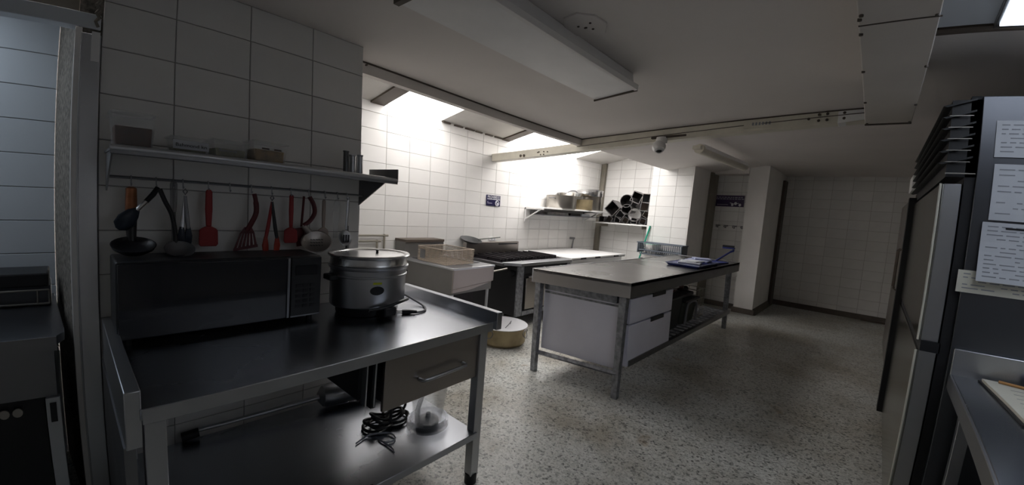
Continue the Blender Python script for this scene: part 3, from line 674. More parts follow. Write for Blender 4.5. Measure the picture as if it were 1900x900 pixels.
MB().box(.315, 2.128, 1.69, .435, 2.131, 1.725).build('paper_label', M_paper, t2)
text('handwriting', 'Bahmond kn', (.322, 2.127, 1.70), .019, M_inkb, t2, FX0, 1.1)
text('handwriting', 'Bononla', (.47, 2.127, 1.70), .018, M_ink, t3, FX0, 1.1)
MB().box(.635, 2.138, 1.735, .665, 2.14, 1.742).box(.685, 2.138, 1.735, .715, 2.14, 1.742).build('printed_mark', M_brown, t4)
for i, (x, r, h) in enumerate(((1.075, .014, .13), (1.12, .017, .115), (1.155, .015, .12))):
    o = MB().lathe([(0, 0), (r, 0), (r, h), (r * 1.15, h + .003), (r * 1.15, h + .008), (r * .8, h + .008), (r * .8, .01), (0, .01)], (x, 2.25 + .02 * (i % 2), 1.665), 18).build('steel_tube', M_steel if i else M_steel_dk)
    tag(o, ['narrow dark steel tube at the left of the three on the shelf end', 'thickest steel tube, middle of the three on the shelf end', 'right steel tube of the three nearest the shelf end'][i], 'tube', 'steel tubes on the shelf end')

# ---------------------------------------------------------------- left recess equipment
lu = thing('steel_counter', 'dark stainless counter in the recess left of the metal corner strip', 'counter', (-.6, 2.7, 0))
MB().prism([(-1.6, 2.30, .89), (-.045, 2.30, .89), (-.02, 2.36, .89), (-.02, 2.42, .89), (-.06, 3.18, .89), (-1.6, 3.18, .89)], (0, 0, .035)).build('countertop', M_fridge_side, lu, bev=.003)
MB().box(-1.6, 2.29, .87, -.045, 2.302, .926).build('front_edge', M_steel_dk, lu)
MB().box(-1.6, 2.31, .68, -.055, 2.33, .87).build('front_panel', M_steel_dk, lu)
MB().box(-1.6, 2.34, .0, -.10, 2.9, .68).build('opening_shade', M_black, lu)  # solid black block stands in for the shade in the open space below
lg = MB().box(-.095, 2.29, 0, -.045, 2.325, .68).build('leg', M_steel, lu, bev=.003)
MB().box(-.082, 2.285, .58, -.06, 2.292, .66).build('latch', M_black, lg)
mb = MB()
for k in range(3): mb.lathe([(0, 0), (.018, 0), (.018, .012), (0, .012)], (-.19 - k * .045, 2.325, .63), 14, axis=(0, -1, 0))
mb.build('control_knob', M_alu, lu)
ap = thing('griddle', 'low steel griddle with a black slab top on the counter in the left recess', 'griddle', (-.6, 2.95, .925))
MB().box(-1.5, 2.86, 1.02, -.075, 3.1, 1.085).build('black_top', M_black, ap, bev=.008)
MB().box(-1.5, 2.90, .925, -.07, 3.1, 1.02).build('body', M_fridge_side, ap, bev=.003)
mb = MB()
for z in (.94, 1.005): mb.tube([(-1.5, 2.86, z), (-.075, 2.86, z)], .005, 6)
for x in (-.075, -.12, -.3, -.5): mb.tube([(x, 2.86, .94), (x, 2.86, 1.005)], .005, 6)
mb.build('front_rail', M_alu, ap)

# ---------------------------------------------------------------- fryer, stove, chest along the rear left wall
fr = thing('deep_fryer', 'stainless steel deep fryer against the tiled wall, nearest of the cooking appliances', 'fryer', (2.95, 3.6, 0))
MB().box(2.62, 3.12, .60, 3.20, 4.0, .865).build('body', M_fryside, fr, bev=.003)
MB().prism([(2.62, 3.13, .60), (2.62, 4.0, .60), (2.62, 4.0, .28), (2.62, 3.55, .35)], (.012, 0, 0)).build('side_panel', M_fryside, fr)
MB().box(2.60, 3.095, .862, 3.22, 4.02, .885).build('rim', M_steel, fr, bev=.004)
mb = MB(); mb.prism([(2.61, 3.10, .66), (3.21, 3.10, .70), (3.21, 3.10, .868), (2.61, 3.10, .868)], (0, .02, 0)); mb.prism([(2.61, 3.10, .66), (2.61, 3.10, .62), (2.85, 3.10, .63), (3.21, 3.10, .70)], (0, .02, 0)); mb.build('front_panel', M_steel_warm, fr, bev=.003)
MB().box(2.60, 3.98, .62, 3.15, 4.18, 1.075).build('splashback', M_fryside, fr, bev=.003)
MB().box(2.60, 3.97, 1.07, 3.15, 4.19, 1.10).build('splashback_cap', M_brown, fr)
MB().box(2.68, 3.3, .886, 3.16, 3.95, .889).build('oil_pan', M_black, fr)
for (x, y) in ((2.64, 3.14), (3.16, 3.14), (2.64, 3.9), (3.16, 3.9)): MB().tube([(x, y, 0), (x, y, .62)], .018, 10).build('leg', M_steel, fr)
mb = MB(); mb.tube([(2.72, 3.25, .42), (2.85, 3.22, .36), (3.05, 3.25, .34)], .03, 10); mb.box(2.72, 3.3, .30, 3.1, 3.7, .56); mb.build('burner_assembly', M_dark_iron, fr)
MB().tube([(3.22, 3.13, .80), (3.55, 3.2, .80)], .010, 8).build('gas_pipe', M_alu, fr)
bk = thing('fry_basket', 'rectangular wire fry basket resting on top of the deep fryer', 'basket', (2.75, 3.5, .89))
mb = MB(); bx0, bx1, by0, by1, bz0, bz1 = 2.60, 2.98, 3.22, 3.72, .905, 1.06
for k in range(11):
    z = bz0 + (bz1 - bz0) * k / 10; r = .006 if k in (0, 10) else .0036
    mb.tube([(bx0, by0, z), (bx1, by0, z), (bx1, by1, z), (bx0, by1, z)], r, 5, closed=True)
for k in range(16):
    x = bx0 + (bx1 - bx0) * k / 15; mb.tube([(x, by0, bz1), (x, by0, bz0), (x, by1, bz0), (x, by1, bz1)], .0024, 5)
for k in range(20):
    y = by0 + (by1 - by0) * k / 19; mb.tube([(bx0, y, bz1), (bx0, y, bz0), (bx1, y, bz0), (bx1, y, bz1)], .0024, 5)
mb.build('wire_mesh', M_wire, bk)
MB().box(bx0 - .004, by1 - .13, .93, bx0, by1 - .04, 1.03).build('hook_plate', M_steel_dk, bk)

st = thing('gas_stove', 'black and stainless gas range with an oven door beside the deep fryer', 'stove', (4.4, 3.6, 0))
MB().box(3.80, 3.24, .14, 4.95, 4.05, .80).build('oven_body', M_black, st, bev=.004)
MB().box(3.62, 3.34, .80, 4.95, 4.1, .84).build('cooktop', M_steel_dk, st, bev=.003)
MB().prism([(3.62, 3.36, .815), (3.80, 3.17, .815), (4.99, 3.17, .815), (4.99, 3.36, .815)], (0, 0, .04)).build('front_ledge', M_steel, st, bev=.004)
MB().box(3.60, 4.05, .82, 4.74, 4.12, 1.045).build('splashback', M_steel_warm, st, bev=.003)
MB().box(4.25, 4.044, 1.0, 4.7, 4.051, 1.02).build('vent_slot', M_black, st)
for k in range(3):
    x0 = 3.68 + k * .44
    g_ = MB(); g_.box(x0, 3.42, .842, x0 + .40, 4.0, .85)
    for i in range(6): g_.box(x0 + .02 + i * .07, 3.43, .85, x0 + .035 + i * .07, 3.99, .885 + .008 * (i % 2))
    for y in (3.45, 3.71, 3.97): g_.box(x0, y - .01, .852, x0 + .40, y + .01, .878)
    gr = g_.build('grate', M_dark_iron, st)
    for y in (3.57, 3.84): MB().lathe([(0, 0), (.05, 0), (.045, .012), (0, .016)], (x0 + .2, y, .85), 14).build('burner', M_dark_iron, gr)
MB().box(3.93, 3.215, .705, 5.0, 3.245, .80).build('control_strip', M_black, st, bev=.002)
MB().box(3.80, 3.22, .14, 3.93, 3.245, .80).build('front_post', M_galv, st, bev=.003)
MB().box(4.92, 3.2, .50, 4.985, 3.3, .815).build('front_post', M_galv, st, bev=.003)
for k in range(2): MB().lathe([(0, 0), (.028, 0), (.024, .03), (0, .032)], (4.36 + .4 * k, 3.214, .752), 16, axis=(0, -1, 0)).build('knob', M_alu, st)
MB().tube([(4.0, 3.19, .66), (4.98, 3.19, .66)], .012, 8).build('towel_rail', M_steel, st)
dd = MB().box(3.97, 3.205, .22, 4.98, 3.238, .64).build('oven_door', M_steel_warm, st, bev=.005)
mb = MB(); mb.tube([(4.06, 3.15, .595), (4.9, 3.15, .595)], .012, 8); mb.tube([(4.06, 3.205, .595), (4.06, 3.15, .595)], .009, 6); mb.tube([(4.9, 3.205, .595), (4.9, 3.15, .595)], .009, 6); mb.build('handle', M_alu, dd)
MB().box(3.93, 3.215, .14, 5.0, 3.24, .20).build('kick_rail', M_galv, st, bev=.003)
MB().lathe([(0, 0), (.04, 0), (.035, .05), (0, .055)], (3.80, 3.32, .70), 14, axis=(-1, 0, 0)).build('gas_valve', M_black, st)
for x in (3.86, 4.92):
    for y in (3.5, 3.95): MB().cyl((x, y, 0), (x, y, .145), .022, 12).build('leg', M_galv, st)
pn = thing('frying_pan', 'dark frying pan with a long thin handle resting on the stove splashback', 'pan', (3.55, 4.08, 1.05))
MB().lathe([(0, .0), (.10, .0), (.15, .035), (.158, .04), (.15, .04), (.10, .008), (0, .008)], (3.68, 4.06, 1.05), 28, axis=(0, -.25, 1)).build('pan_body', M_bin, pn)
MB().tube([(3.82, 4.05, 1.085), (4.0, 4.05, 1.10), (4.28, 4.06, 1.115)], [.010, .008, .009], 8, flat=1.6).build('handle', M_bing, pn)

wc = thing('chest_freezer', 'long low chest with a bright white lid beside the gas stove', 'chest', (6.0, 3.7, 0))
MB().box(5.12, 3.26, .06, 6.76, 4.1, .83).build('body', M_white, wc, bev=.006)
MB().prism([(5.02, 3.19, .847), (6.82, 3.22, .847), (6.62, 4.14, .847), (5.0, 4.14, .847)], (0, 0, .028)).build('lid', M_white, wc, bev=.006)
MB().box(5.10, 3.21, .835, 6.78, 4.1, .846).build('lid_seal', M_cable, wc)
for x in (5.28, 5.72, 6.35): MB().box(x, 3.185, .842, x + .14, 3.205, .868).build('latch', M_black, wc)
for x in (5.2, 6.6):
    for y in (3.35, 4.0): MB().cyl((x, y, 0), (x, y, .07), .02, 10).build('foot', M_black, wc)
fc = MB(); fc.tube([(6.52, 4.17, .85), (6.52, 4.15, 1.06), (6.44, 4.12, 1.08)], .014, 8); fc.box(6.38, 4.08, 1.06, 6.46, 4.15, 1.10)
tag(fc.build('gas_tap', M_steel_dk), 'small dark pipe tap rising behind the white chest lid', 'tap')
pp = MB(); pp.tube(bez([(1.27, 4.17, 1.13), (2.40, 4.17, 1.13), (2.44, 4.17, 1.125), (2.45, 4.17, 1.09), (2.45, 4.17, .5)], 6), .012, 8)
tag(pp.build('gas_pipe', M_dkbeige), 'upper thin brown pipe bent down on the tiled wall behind the fryer', 'pipe', 'bent pipes on the tiled wall')
pp = MB(); pp.tube(bez([(1.27, 4.17, 1.065), (2.32, 4.17, 1.065), (2.355, 4.17, 1.06), (2.365, 4.17, 1.03), (2.365, 4.17, .5)], 6), .012, 8)
tag(pp.build('gas_pipe', M_dkbeige), 'lower thin brown pipe bent down on the tiled wall behind the fryer', 'pipe', 'bent pipes on the tiled wall')
ou = MB(); ou.box(4.19, 4.185, 1.045, 4.33, 4.2, 1.10); ou_ = tag(ou.build('wall_outlet', M_white, bev=.003), 'white double outlet plate on the tiled wall above the stove', 'outlet')
MB().box(4.21, 4.182, 1.06, 4.25, 4.186, 1.085).box(4.27, 4.182, 1.06, 4.31, 4.186, 1.085).build('socket', M_paper, ou_)

# floor pan
fp = thing('floor_pan', 'wide shallow aluminium pot with ring handles standing on the floor before the stove', 'pot', (3.32, 2.98, 0))
MB().lathe([(0, 0), (.235, 0), (.262, .03), (.272, .185), (.28, .192), (.28, .20), (.268, .20), (.258, .19), (.25, .035), (0, .02)], (3.32, 2.98, .002), 48).build('pot_body', M_pbase, fp)
MB().lathe([(.27, .198), (.284, .202), (.284, .208), (.25, .206), (.12, .198), (0, .20)], (3.32, 2.98, .002), 48).build('lid', M_lidw, fp)
for s_ in (-1, 1):
    a = math.atan2(-2.98, -3.32) + s_ * .8 + (.25)
    cx_, cy_ = 3.32 + .285 * math.cos(a), 2.98 + .285 * math.sin(a); tx, ty = -math.sin(a), math.cos(a)
    mb = MB(); mb.tube([(cx_ + tx * .045 * math.cos(q) + math.cos(a) * .02 * abs(math.sin(q)), cy_ + ty * .045 * math.cos(q) + math.sin(a) * .02 * abs(math.sin(q)), .16 + .05 * math.sin(q)) for q in [i * math.pi / 8 for i in range(16)]], .005, 6, closed=True)
    mb.build('ring_handle', M_steel_dk, fp)
mb = MB(); mb.tube(bez([(3.22, 2.86, .205), (3.26, 2.84, .25), (3.36, 2.90, .25), (3.38, 2.93, .205)], 6), .005, 6); mb.build('lid_handle', M_steel_dk, fp)

# signs
sg = MB().prism([(4.08, 4.188, 1.745), (4.08, 4.188, 1.60), (4.36, 4.188, 1.60), (4.36, 4.188, 1.745)], (0, .006, 0)).build('wall_sign', M_sign)
sg.location = (4.22, 4.188, 1.672)
for v in sg.data.vertices: v.co = v.co - Vector((4.22, 4.188, 1.672))
sg.scale = (1.08, 1, 1.1)
tag(sg, 'dark blue PROHIBIDO sign with a white pictogram on the tiled wall', 'sign')
text('sign_text', 'PROHIBIDO', (4.22, 4.185, 1.705), .047, M_signw, sg, FX0, 1.0, align='CENTER')
mb = MB()
xx = 4.095
for k in range(9):
    wv = (.018, .026, .022, .016, .03, .02, .03, .024, .02)[k]; mb.box(xx, 4.184, 1.686, xx + wv, 4.187, 1.697); xx += wv + .006
mb.build('small_print', M_signw, sg)
mb = MB(); mb.box(4.10, 4.184, 1.630, 4.19, 4.187, 1.640).box(4.10, 4.184, 1.645, 4.112, 4.187, 1.66); mb.build('small_print', M_signg, sg)
mb = MB(); mb.tube([(4.295 + .034 * math.cos(a), 4.185, 1.640 + .034 * math.sin(a)) for a in [i * math.pi / 12 for i in range(24)]], .0065, 6, closed=True)
mb.tube([(4.272, 4.184, 1.664), (4.318, 4.184, 1.616)], .0055, 6); mb.tube([(4.29, 4.185, 1.62), (4.30, 4.185, 1.64), (4.315, 4.185, 1.635)], .007, 6)
mb.build('pictogram', M_signw, sg)
s2 = MB().box(8.232, 1.80, 1.865, 8.24, 2.27, 2.07).build('wall_sign', M_signp); tag(s2, 'dark purple rectangular sign with white print on the alcove wall above the hooks', 'sign')
mb = MB(); random.seed(3)
for r_, z in enumerate((2.035, 2.005)):
    y = 2.25
    while y > 1.84:
        wv = random.uniform(.02, .05); mb.box(8.229, y - wv, z - .008, 8.233, y, z + .008); y -= wv + .012
mb.box(8.229, 2.05, 1.895, 8.233, 2.23, 1.905); mb.build('small_print', M_signg, s2)
mb = MB()
for (y, z, r_) in ((1.98, 1.90, .024), (1.93, 1.925, .028), (1.86, 1.90, .026)): mb.lathe([(0, 0), (r_, 0), (r_, .004), (0, .004)], (8.233, y, z), 14, axis=(-1, 0, 0), sy=.8)
mb.tube([(8.23, 2.02, 1.935), (8.23, 1.95, 1.915), (8.23, 1.88, 1.93)], .006, 6); mb.build('pictogram', M_signw, s2)
hk = thing('hook_rail', 'row of four small chrome wall hooks under the purple sign', 'hooks', (8.24, 1.97, 1.5))
MB().box(8.236, 1.74, 1.515, 8.244, 2.22, 1.522).build('hook_bar', M_alu, hk)
for y in (2.17, 2.04, 1.90, 1.77):
    MB().box(8.225, y - .035, 1.50, 8.24, y + .035, 1.525).tube([(8.23, y, 1.50), (8.19, y - .01, 1.475), (8.17, y, 1.48), (8.165, y + .02, 1.50)], .008, 6).build('hook', M_steel_dk, hk)

# ---------------------------------------------------------------- shelf with pots (rear left wall)
ws = thing('wall_shelf', 'white wall shelf carrying stock pots on the tiled wall above the chest', 'shelf', (6.0, 4.2, 1.62))
MB().box(5.02, 3.76, 1.61, 7.0, 4.195, 1.635).build('shelf_board', M_white, ws, bev=.003)
for x in (5.0, 6.85):
    mb = MB(); mb.box(x, 4.17, 1.38, x + .03, 4.195, 1.62); mb.tube([(x + .015, 4.18, 1.42), (x + .015, 3.84, 1.61)], .013, 6); mb.box(x, 3.80, 1.59, x + .03, 4.195, 1.61)
    mb.build('bracket', M_white, ws)
MB().box(5.15, 3.88, 1.50, 6.95, 4.195, 1.515).build('under_shelf', M_cable, ws)
def pot(label, x, y, z, r, h, mt=M_alu, lid=None, name='stock_pot', gr='pots on the white shelf', hnd=True):
    t = thing(name, label, 'pot', (x, y, z), gr)
    MB().lathe([(0, 0), (r * .97, 0), (r, .015), (r, h - .01), (r * 1.025, h - .006), (r * 1.025, h), (r * .97, h), (r * .965, .02), (0, .015)], (x, y, z), 36).build('pot_body', mt, t)
    if hnd:
        for s_ in (-1, 1):
            MB().tube([(x + s_ * r, y - .06, z + h * .75), (x + s_ * (r + .04), y - .05, z + h * .78), (x + s_ * (r + .04), y + .05, z + h * .78), (x + s_ * r, y + .06, z + h * .75)], .008, 6).build('handle', M_steel_dk, t)
    if lid == 'lid':
        MB().lathe([(r * 1.03, h), (r * 1.03, h + .012), (r * .8, h + .03), (r * .3, h + .04), (0, h + .04)], (x, y, z), 36).build('lid', mt, t)
    return t
pot('large wide aluminium stock pot, leftmost on the white shelf', 5.66, 3.925, 1.636, .262, .22)
t = thing('frying_pan', 'shiny pan with arched handle lying on top of the large stock pot', 'pan', (5.95, 4.0, 1.86), 'pots on the white shelf')
MB().lathe([(0, 0), (.2, 0), (.23, .05), (.24, .06), (.225, .06), (.19, .012), (0, .012)], (6.0, 3.98, 1.862), 30).build('pan_body', M_alu_b, t)
MB().tube(bez([(5.76, 3.93, 1.90), (5.85, 3.90, 1.95), (6.0, 3.88, 1.96), (6.1, 3.88, 1.92)], 6), .012, 8).build('handle', M_steel_dk, t)
pot('short brownish aluminium pot right of the large stock pot on the shelf', 6.34, 3.94, 1.636, .20, .19, M_pbase, hnd=False)
pot('tall narrow aluminium pot on the right of the white shelf', 6.74, 3.96, 1.636, .17, .26, M_alu, hnd=True)
pot('upturned bright aluminium pot stacked at the top right of the shelf', 6.60, 3.94, 1.897, .24, .10, M_alu_b, lid='lid', hnd=False)
for i, (x0, x1, mt, lb) in enumerate(((5.25, 5.9, M_tin, 'flat dark tray, left one under the white pot shelf'), (5.95, 6.3, M_tin_in, 'flat black tray in the middle under the white pot shelf'), (6.32, 6.62, M_paper, 'flat pale tray, right one under the white pot shelf'))):
    tag(MB().prism([(x0, 3.9, 1.516), (x1, 3.9, 1.516), (x1 - .02, 3.9, 1.56), (x0 + .02, 3.9, 1.56)], (0, .26, 0)).build('oven_tray', mt, bev=.004), lb, 'tray', 'trays under the pot shelf')

# ---------------------------------------------------------------- stack of baking tins on the end-wall shelf
es = thing('wall_shelf', 'thin shelf holding dark baking tins between the corner post and the lit column', 'shelf', (7.3, 3.55, 1.42))
MB().box(7.08, 2.98, 1.40, 7.44, 4.09, 1.425).build('shelf_board', M_white, es, bev=.003)
for y in (3.1, 3.95): MB().box(7.12, y, 1.34, 7.44, y + .02, 1.40).build('bracket', M_dkbeige, es)
XP = 7.12
def sqtin(label, y, z, s_, ang, dep=.26, mt=M_tin, inner=M_tin_in, x=XP, asp=1.0, pale=False):
    t = thing('baking_tin', label, 'tin', (x, y, z), 'baking tins stacked on the end shelf')
    def ring(h, xx): return [(xx, y + h * (math.cos(ang + k * math.pi / 2 + math.pi / 4)) * 1.414, z + h * asp * (math.sin(ang + k * math.pi / 2 + math.pi / 4)) * 1.414) for k in range(4)]
    h = s_ / 2; R = [ring(h * .9, x + dep), ring(h, x), ring(h * .88, x), ring(h * .80, x + dep - .02)]
    MB().poly(sum(R, []), [(3, 2, 1, 0), (12, 13, 14, 15)] + [(r * 4 + i, r * 4 + (i + 1) % 4, r * 4 + 4 + (i + 1) % 4, r * 4 + 4 + i) for r in range(3) for i in range(4)]).build('tin_wall', mt, t, smooth=False)
    R = [ring(h * .86, x + .004), ring(h * .79, x + dep - .024)]
    MB().poly(sum(R, []), [(i, (i + 1) % 4, 4 + (i + 1) % 4, 4 + i) for i in range(4)] + [(4, 5, 6, 7)]).build('lining', inner, t, smooth=False)
    return t
def rdtin(label, y, z, r, dep=.24, x=XP, inner=M_tin_in):
    t = thing('baking_tin', label, 'tin', (x, y, z), 'baking tins stacked on the end shelf')
    MB().lathe([(0, 0), (r * .94, 0), (r, dep), (r * .93, dep), (r * .88, .012), (0, .012)], (x + dep, y, z), 28, axis=(-1, 0, 0)).build('tin_wall', M_tin, t)
    MB().lathe([(0, .016), (r * .87, .016), (r * .90, dep - .006)], (x + dep, y, z), 28, axis=(-1, 0, 0)).build('lining', inner, t)
    return t
sqtin('open square black tin standing on its corner at the left of the pile', 3.73, 1.71, .235, .72)
rdtin('dark round tin on top of the pile, left of the grey square tin', 3.46, 1.86, .125)
sqtin('tilted dark square tin at the top of the pile', 3.27, 1.93, .20, .35)
sqtin('grey box-shaped tin at the top right of the pile', 3.08, 1.92, .17, .05, mt=M_steel_warm, inner=M_steel_dk)
rdtin('large ring-shaped round tin with a pale inside low on the right of the pile', 3.27, 1.60, .125, inner=M_white)
rdtin('round dark tin in the middle of the pile', 3.44, 1.70, .10)
sqtin('pale-lined square tin, right edge, second row of the pile', 3.10, 1.76, .16, .1, mt=M_steel_dk, inner=M_steel_warm)
sqtin('tilted dark tin with a pale end in the middle of the pile', 3.55, 1.585, .15, .6, inner=M_steel_dk)
sqtin('small tilted grey tin at the far right of the pile', 3.05, 1.62, .12, .5, mt=M_alu, inner=M_steel_warm)
for k in range(6):
    sqtin(['leftmost', 'second', 'third', 'fourth', 'fifth', 'rightmost'][k] + ' small grey tin of the bottom row of the pile', 3.93 - k * .165, 1.488, .115, (.05, .5, .1, .55, .1, .3)[k], mt=(M_steel_dk if k % 2 else M_tin), inner=(M_steel_warm if k % 2 else M_steel_dk), dep=.22)

# ---------------------------------------------------------------- dish rack, broom
dr = thing('dish_rack', 'grey plastic dish rack hung on the lit column behind the long table', 'rack', (6.85, 2.6, 1.0))
mb = MB(); RX0, RX1 = 6.70, 6.955
def rring(z, g_): return [(RX0 - g_, 2.25 - g_, z), (RX1, 2.25 - g_, z), (RX1, 2.95 + g_, z), (RX0 - g_, 2.95 + g_, z)]
for z, g_ in ((1.13, .02), (.93, -.03), (1.00, -.01)): mb.tube(rring(z, g_), .010, 6, closed=True)
mb.build('rack_rim', M_rack, dr)
mb = MB()
for k in range(22):
    y = 2.24 + .69 * k / 21; mb.tube([(RX0 - .018, y, 1.13), (RX0 + .03, y, .93), (RX1, y, .93), (RX1, y, 1.13)], .0055, 5)
mb.build('rack_wire', M_rack, dr)
MB().box(RX0 - .01, 2.235, .95, RX1, 2.25, 1.13).build('rack_end', M_rack, dr, bev=.004); MB().box(RX0 - .01, 2.95, .95, RX1, 2.965, 1.13).build('rack_end', M_rack, dr, bev=.004)
MB().box(RX0 + .03, 2.3, .915, RX1, 2.9, .925).build('drip_tray', M_white, dr)
bw = thing('bowl', 'mint and white plastic bowl lying in the grey dish rack', 'bowl', (6.83, 2.74, .94))
MB().lathe([(0, 0), (.06, 0), (.13, .14), (.14, .17), (.13, .17), (.055, .015), (0, .012)], (6.81, 2.76, .938), 30).build('bowl_body', M_white, bw)
MB().lathe([(.132, .165), (.142, .17), (.142, .178), (.11, .176), (0, .172)], (6.81, 2.76, .938), 30).build('bowl_rim', M_mint, bw)
br = MB(); br.tube([(6.88, 3.12, .25), (6.982, 2.90, 1.42)], [.014, .014], 8); br = tag(br.build('broom', M_green), 'bright green broom stick leaning on the lit column behind the rack', 'broom')
MB().tube([(6.845, 3.14, 0.05), (6.855, 3.13, .30)], [.09, .03], 10, flat=.4).build('broom_head', M_green, br)
tag(MB().cyl((6.92, 2.965, .60), (6.92, 2.965, .84), .022, 12).build('black_bottle', M_black), 'small black cylinder standing behind the long table under the dish rack', 'bottle')
kc = thing('small_cabinet', 'low white cabinet behind the long table below the dish rack', 'cabinet', (6.85, 2.65, 0))
MB().box(6.62, 2.36, 0, 6.99, 3.02, .60).build('body', M_white, kc, bev=.006)
MB().box(6.612, 2.38, .05, 6.622, 3.0, .56).build('door', M_white, kc, bev=.004)

# ---------------------------------------------------------------- island table
it = thing('long_steel_table', 'long stainless work table with a slatted lower shelf in the middle of the kitchen', 'table', (4.8, 1.85, 0))
NL, NR, FR_, FL = (2.88, 2.26), (3.12, 1.40), (6.60, 1.40), (6.60, 2.26)
PT = [NR, FR_, FL, NL]
MB().prism([(x, y, .975) for x, y in PT], (0, 0, .022)).build('tabletop', M_itop, it)
def apron(a, b_, th=.012):
    d_ = Vector((b_[0] - a[0], b_[1] - a[1], 0)).normalized(); n_ = Vector((-d_.y, d_.x, 0)) * th
    return MB().prism([(a[0], a[1], .872), (b_[0], b_[1], .872), (b_[0] + n_.x, b_[1] + n_.y, .872), (a[0] + n_.x, a[1] + n_.y, .872)], (0, 0, .13))
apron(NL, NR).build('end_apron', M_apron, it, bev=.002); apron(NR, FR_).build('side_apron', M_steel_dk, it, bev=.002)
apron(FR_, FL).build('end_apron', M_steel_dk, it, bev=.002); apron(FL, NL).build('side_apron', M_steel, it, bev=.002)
for (x, y, x1, y1) in ((3.12, 1.47, 3.17, 1.47), (2.99, 2.25, 2.96, 2.22), (6.56, 1.50, 6.50, 1.50), (6.56, 2.2, 6.52, 2.2)):
    s_ = .032
    MB().hexa([(x - s_ * .8, y - s_ * .8, .0), (x + s_ * .8, y - s_ * .8, .0), (x + s_ * .8, y + s_ * .8, .0), (x - s_ * .8, y + s_ * .8, .0)], [(x1 - s_, y1 - s_, .90), (x1 + s_, y1 - s_, .90), (x1 + s_, y1 + s_, .90), (x1 - s_, y1 + s_, .90)]).build('leg', M_galv, it, bev=.004)
MB().tube([(3.12, 1.47, .21), (2.99, 2.25, .185)], .022, 4).build('lower_rail', M_galv, it)
MB().box(3.3, 1.445, .235, 6.56, 1.485, .285).build('lower_rail', M_steel_dk, it)
MB().box(3.3, 2.16, .235, 6.56, 2.20, .285).build('lower_rail', M_steel_dk, it)
MB().box(6.49, 1.46, .235, 6.53, 2.2, .285).build('lower_rail', M_steel_dk, it)
sl = None
for k in range(17):
    x = 4.30 + k * .132
    if sl is None: sl = MB().box(x, 1.485, .255, x + .055, 2.16, .28).build('slat', M_galv, it)
    else:
        o = sl.copy(); C.objects.link(o); o.location = sl.location + Vector((k * .132, 0, 0))
# cabinet under the table
cbn = thing('drawer_cabinet', 'white two-drawer cabinet standing under the near end of the long steel table', 'cabinet', (3.6, 1.85, .23))
NLc, NRc = (3.03, 2.21), (3.17, 1.50)
MB().prism([(NRc[0], NRc[1], .225), (4.24, 1.50, .225), (4.24, 2.21, .225), (NLc[0], NLc[1], .225)], (0, 0, .575)).build('body', M_whiteblue, cbn, bev=.003)
MB().prism([(3.135, 1.52, .80), (3.02, 2.20, .80), (3.05, 2.20, .80), (3.165, 1.52, .80)], (0, 0, .065)).build('top_strip', M_galv, cbn)
MB().prism([(3.165, 1.515, .765), (3.028, 2.20, .765), (3.04, 2.20, .765), (3.175, 1.515, .765)], (0, 0, .018)).build('panel_rail', M_galv, cbn)
for z0, z1 in ((.612, .835), (.235, .597)):
    df = MB().box(3.27, 1.455, z0, 4.235, 1.50, z1).build('drawer', M_whiteblue, cbn, bev=.004)
    MB().box(3.72, 1.448, z1 - .028, 4.02, 1.46, z1 + .008).build('grip_recess', M_black, df)
MB().box(3.27, 1.49, .59, 4.24, 1.50, .62).build('drawer_gap', M_black, cbn)
# bins etc on the slats
def taper_box(mb, x0, x1, y0, y1, z0, z1, t=.03):
    return mb.hexa([(x0 + t, y0 + t, z0), (x1 - t, y0 + t, z0), (x1 - t, y1 - t, z0), (x0 + t, y1 - t, z0)], [(x0, y0, z1), (x1, y0, z1), (x1, y1, z1), (x0, y1, z1)])
bn = thing('storage_bin', 'black plastic bin on the slatted shelf next to the white cabinet', 'bin', (4.6, 1.8, .28))
taper_box(MB(), 4.30, 4.88, 1.56, 2.1, .282, .66).build('bin_body', M_bin, bn, bev=.01)
MB().box(4.28, 1.54, .655, 4.90, 2.12, .68).build('rim', M_black, bn, bev=.005)
bn = thing('storage_crate', 'dark grey-green plastic crate on the slats right of the black bin', 'crate', (5.2, 1.8, .28))
taper_box(MB(), 4.95, 5.42, 1.56, 2.1, .282, .58).build('crate_body', M_bing, bn, bev=.03)
mb = MB(); mb.tube(bez([(5.0, 1.555, .30), (5.02, 1.55, .50), (5.10, 1.55, .56), (5.28, 1.55, .56), (5.36, 1.55, .50), (5.38, 1.555, .30)], 5), .014, 8); mb.build('raised_rib', M_cable, bn)
MB().box(4.93, 1.54, .575, 5.44, 2.12, .60).build('rim', M_bin, bn, bev=.005)
rt = thing('red_tool', 'red and black hand tool lying on top of the dark crate', 'tool', (5.2, 1.8, .60))
MB().tube([(4.98, 1.75, .66), (5.06, 1.74, .73), (5.18, 1.74, .745), (5.28, 1.74, .70)], [.03, .055, .06, .05], 12).build('tool_body', M_dkred, rt)
MB().box(4.95, 1.62, .602, 5.45, 1.9, .65).build('tool_base', M_black, rt, bev=.012)
mb = MB(); mb.tube([(5.28, 1.74, .68), (5.44, 1.72, .67)], .035, 10); mb.build('tool_handle', M_black, rt)
pb = thing('plastic_bag', 'crumpled white plastic bag on top of the black bin under the table', 'bag', (4.75, 1.8, .68))
bmx = bmesh.new(); bmesh.ops.create_icosphere(bmx, subdivisions=3, radius=1)
for v in bmx.verts:
    q = 1 + .16 * math.sin(v.co.x * 7 + v.co.y * 5) * math.cos(v.co.z * 6 + v.co.x * 3); v.co = Vector((v.co.x * .27 * q, v.co.y * .2 * q, v.co.z * .085 * q + .10))
me = bpy.data.meshes.new('bag_body'); bmx.to_mesh(me); bmx.free(); me.materials.append(M_bag); me.shade_smooth(); o = bpy.data.objects.new('bag_body', me); C.objects.link(o); o.parent = pb
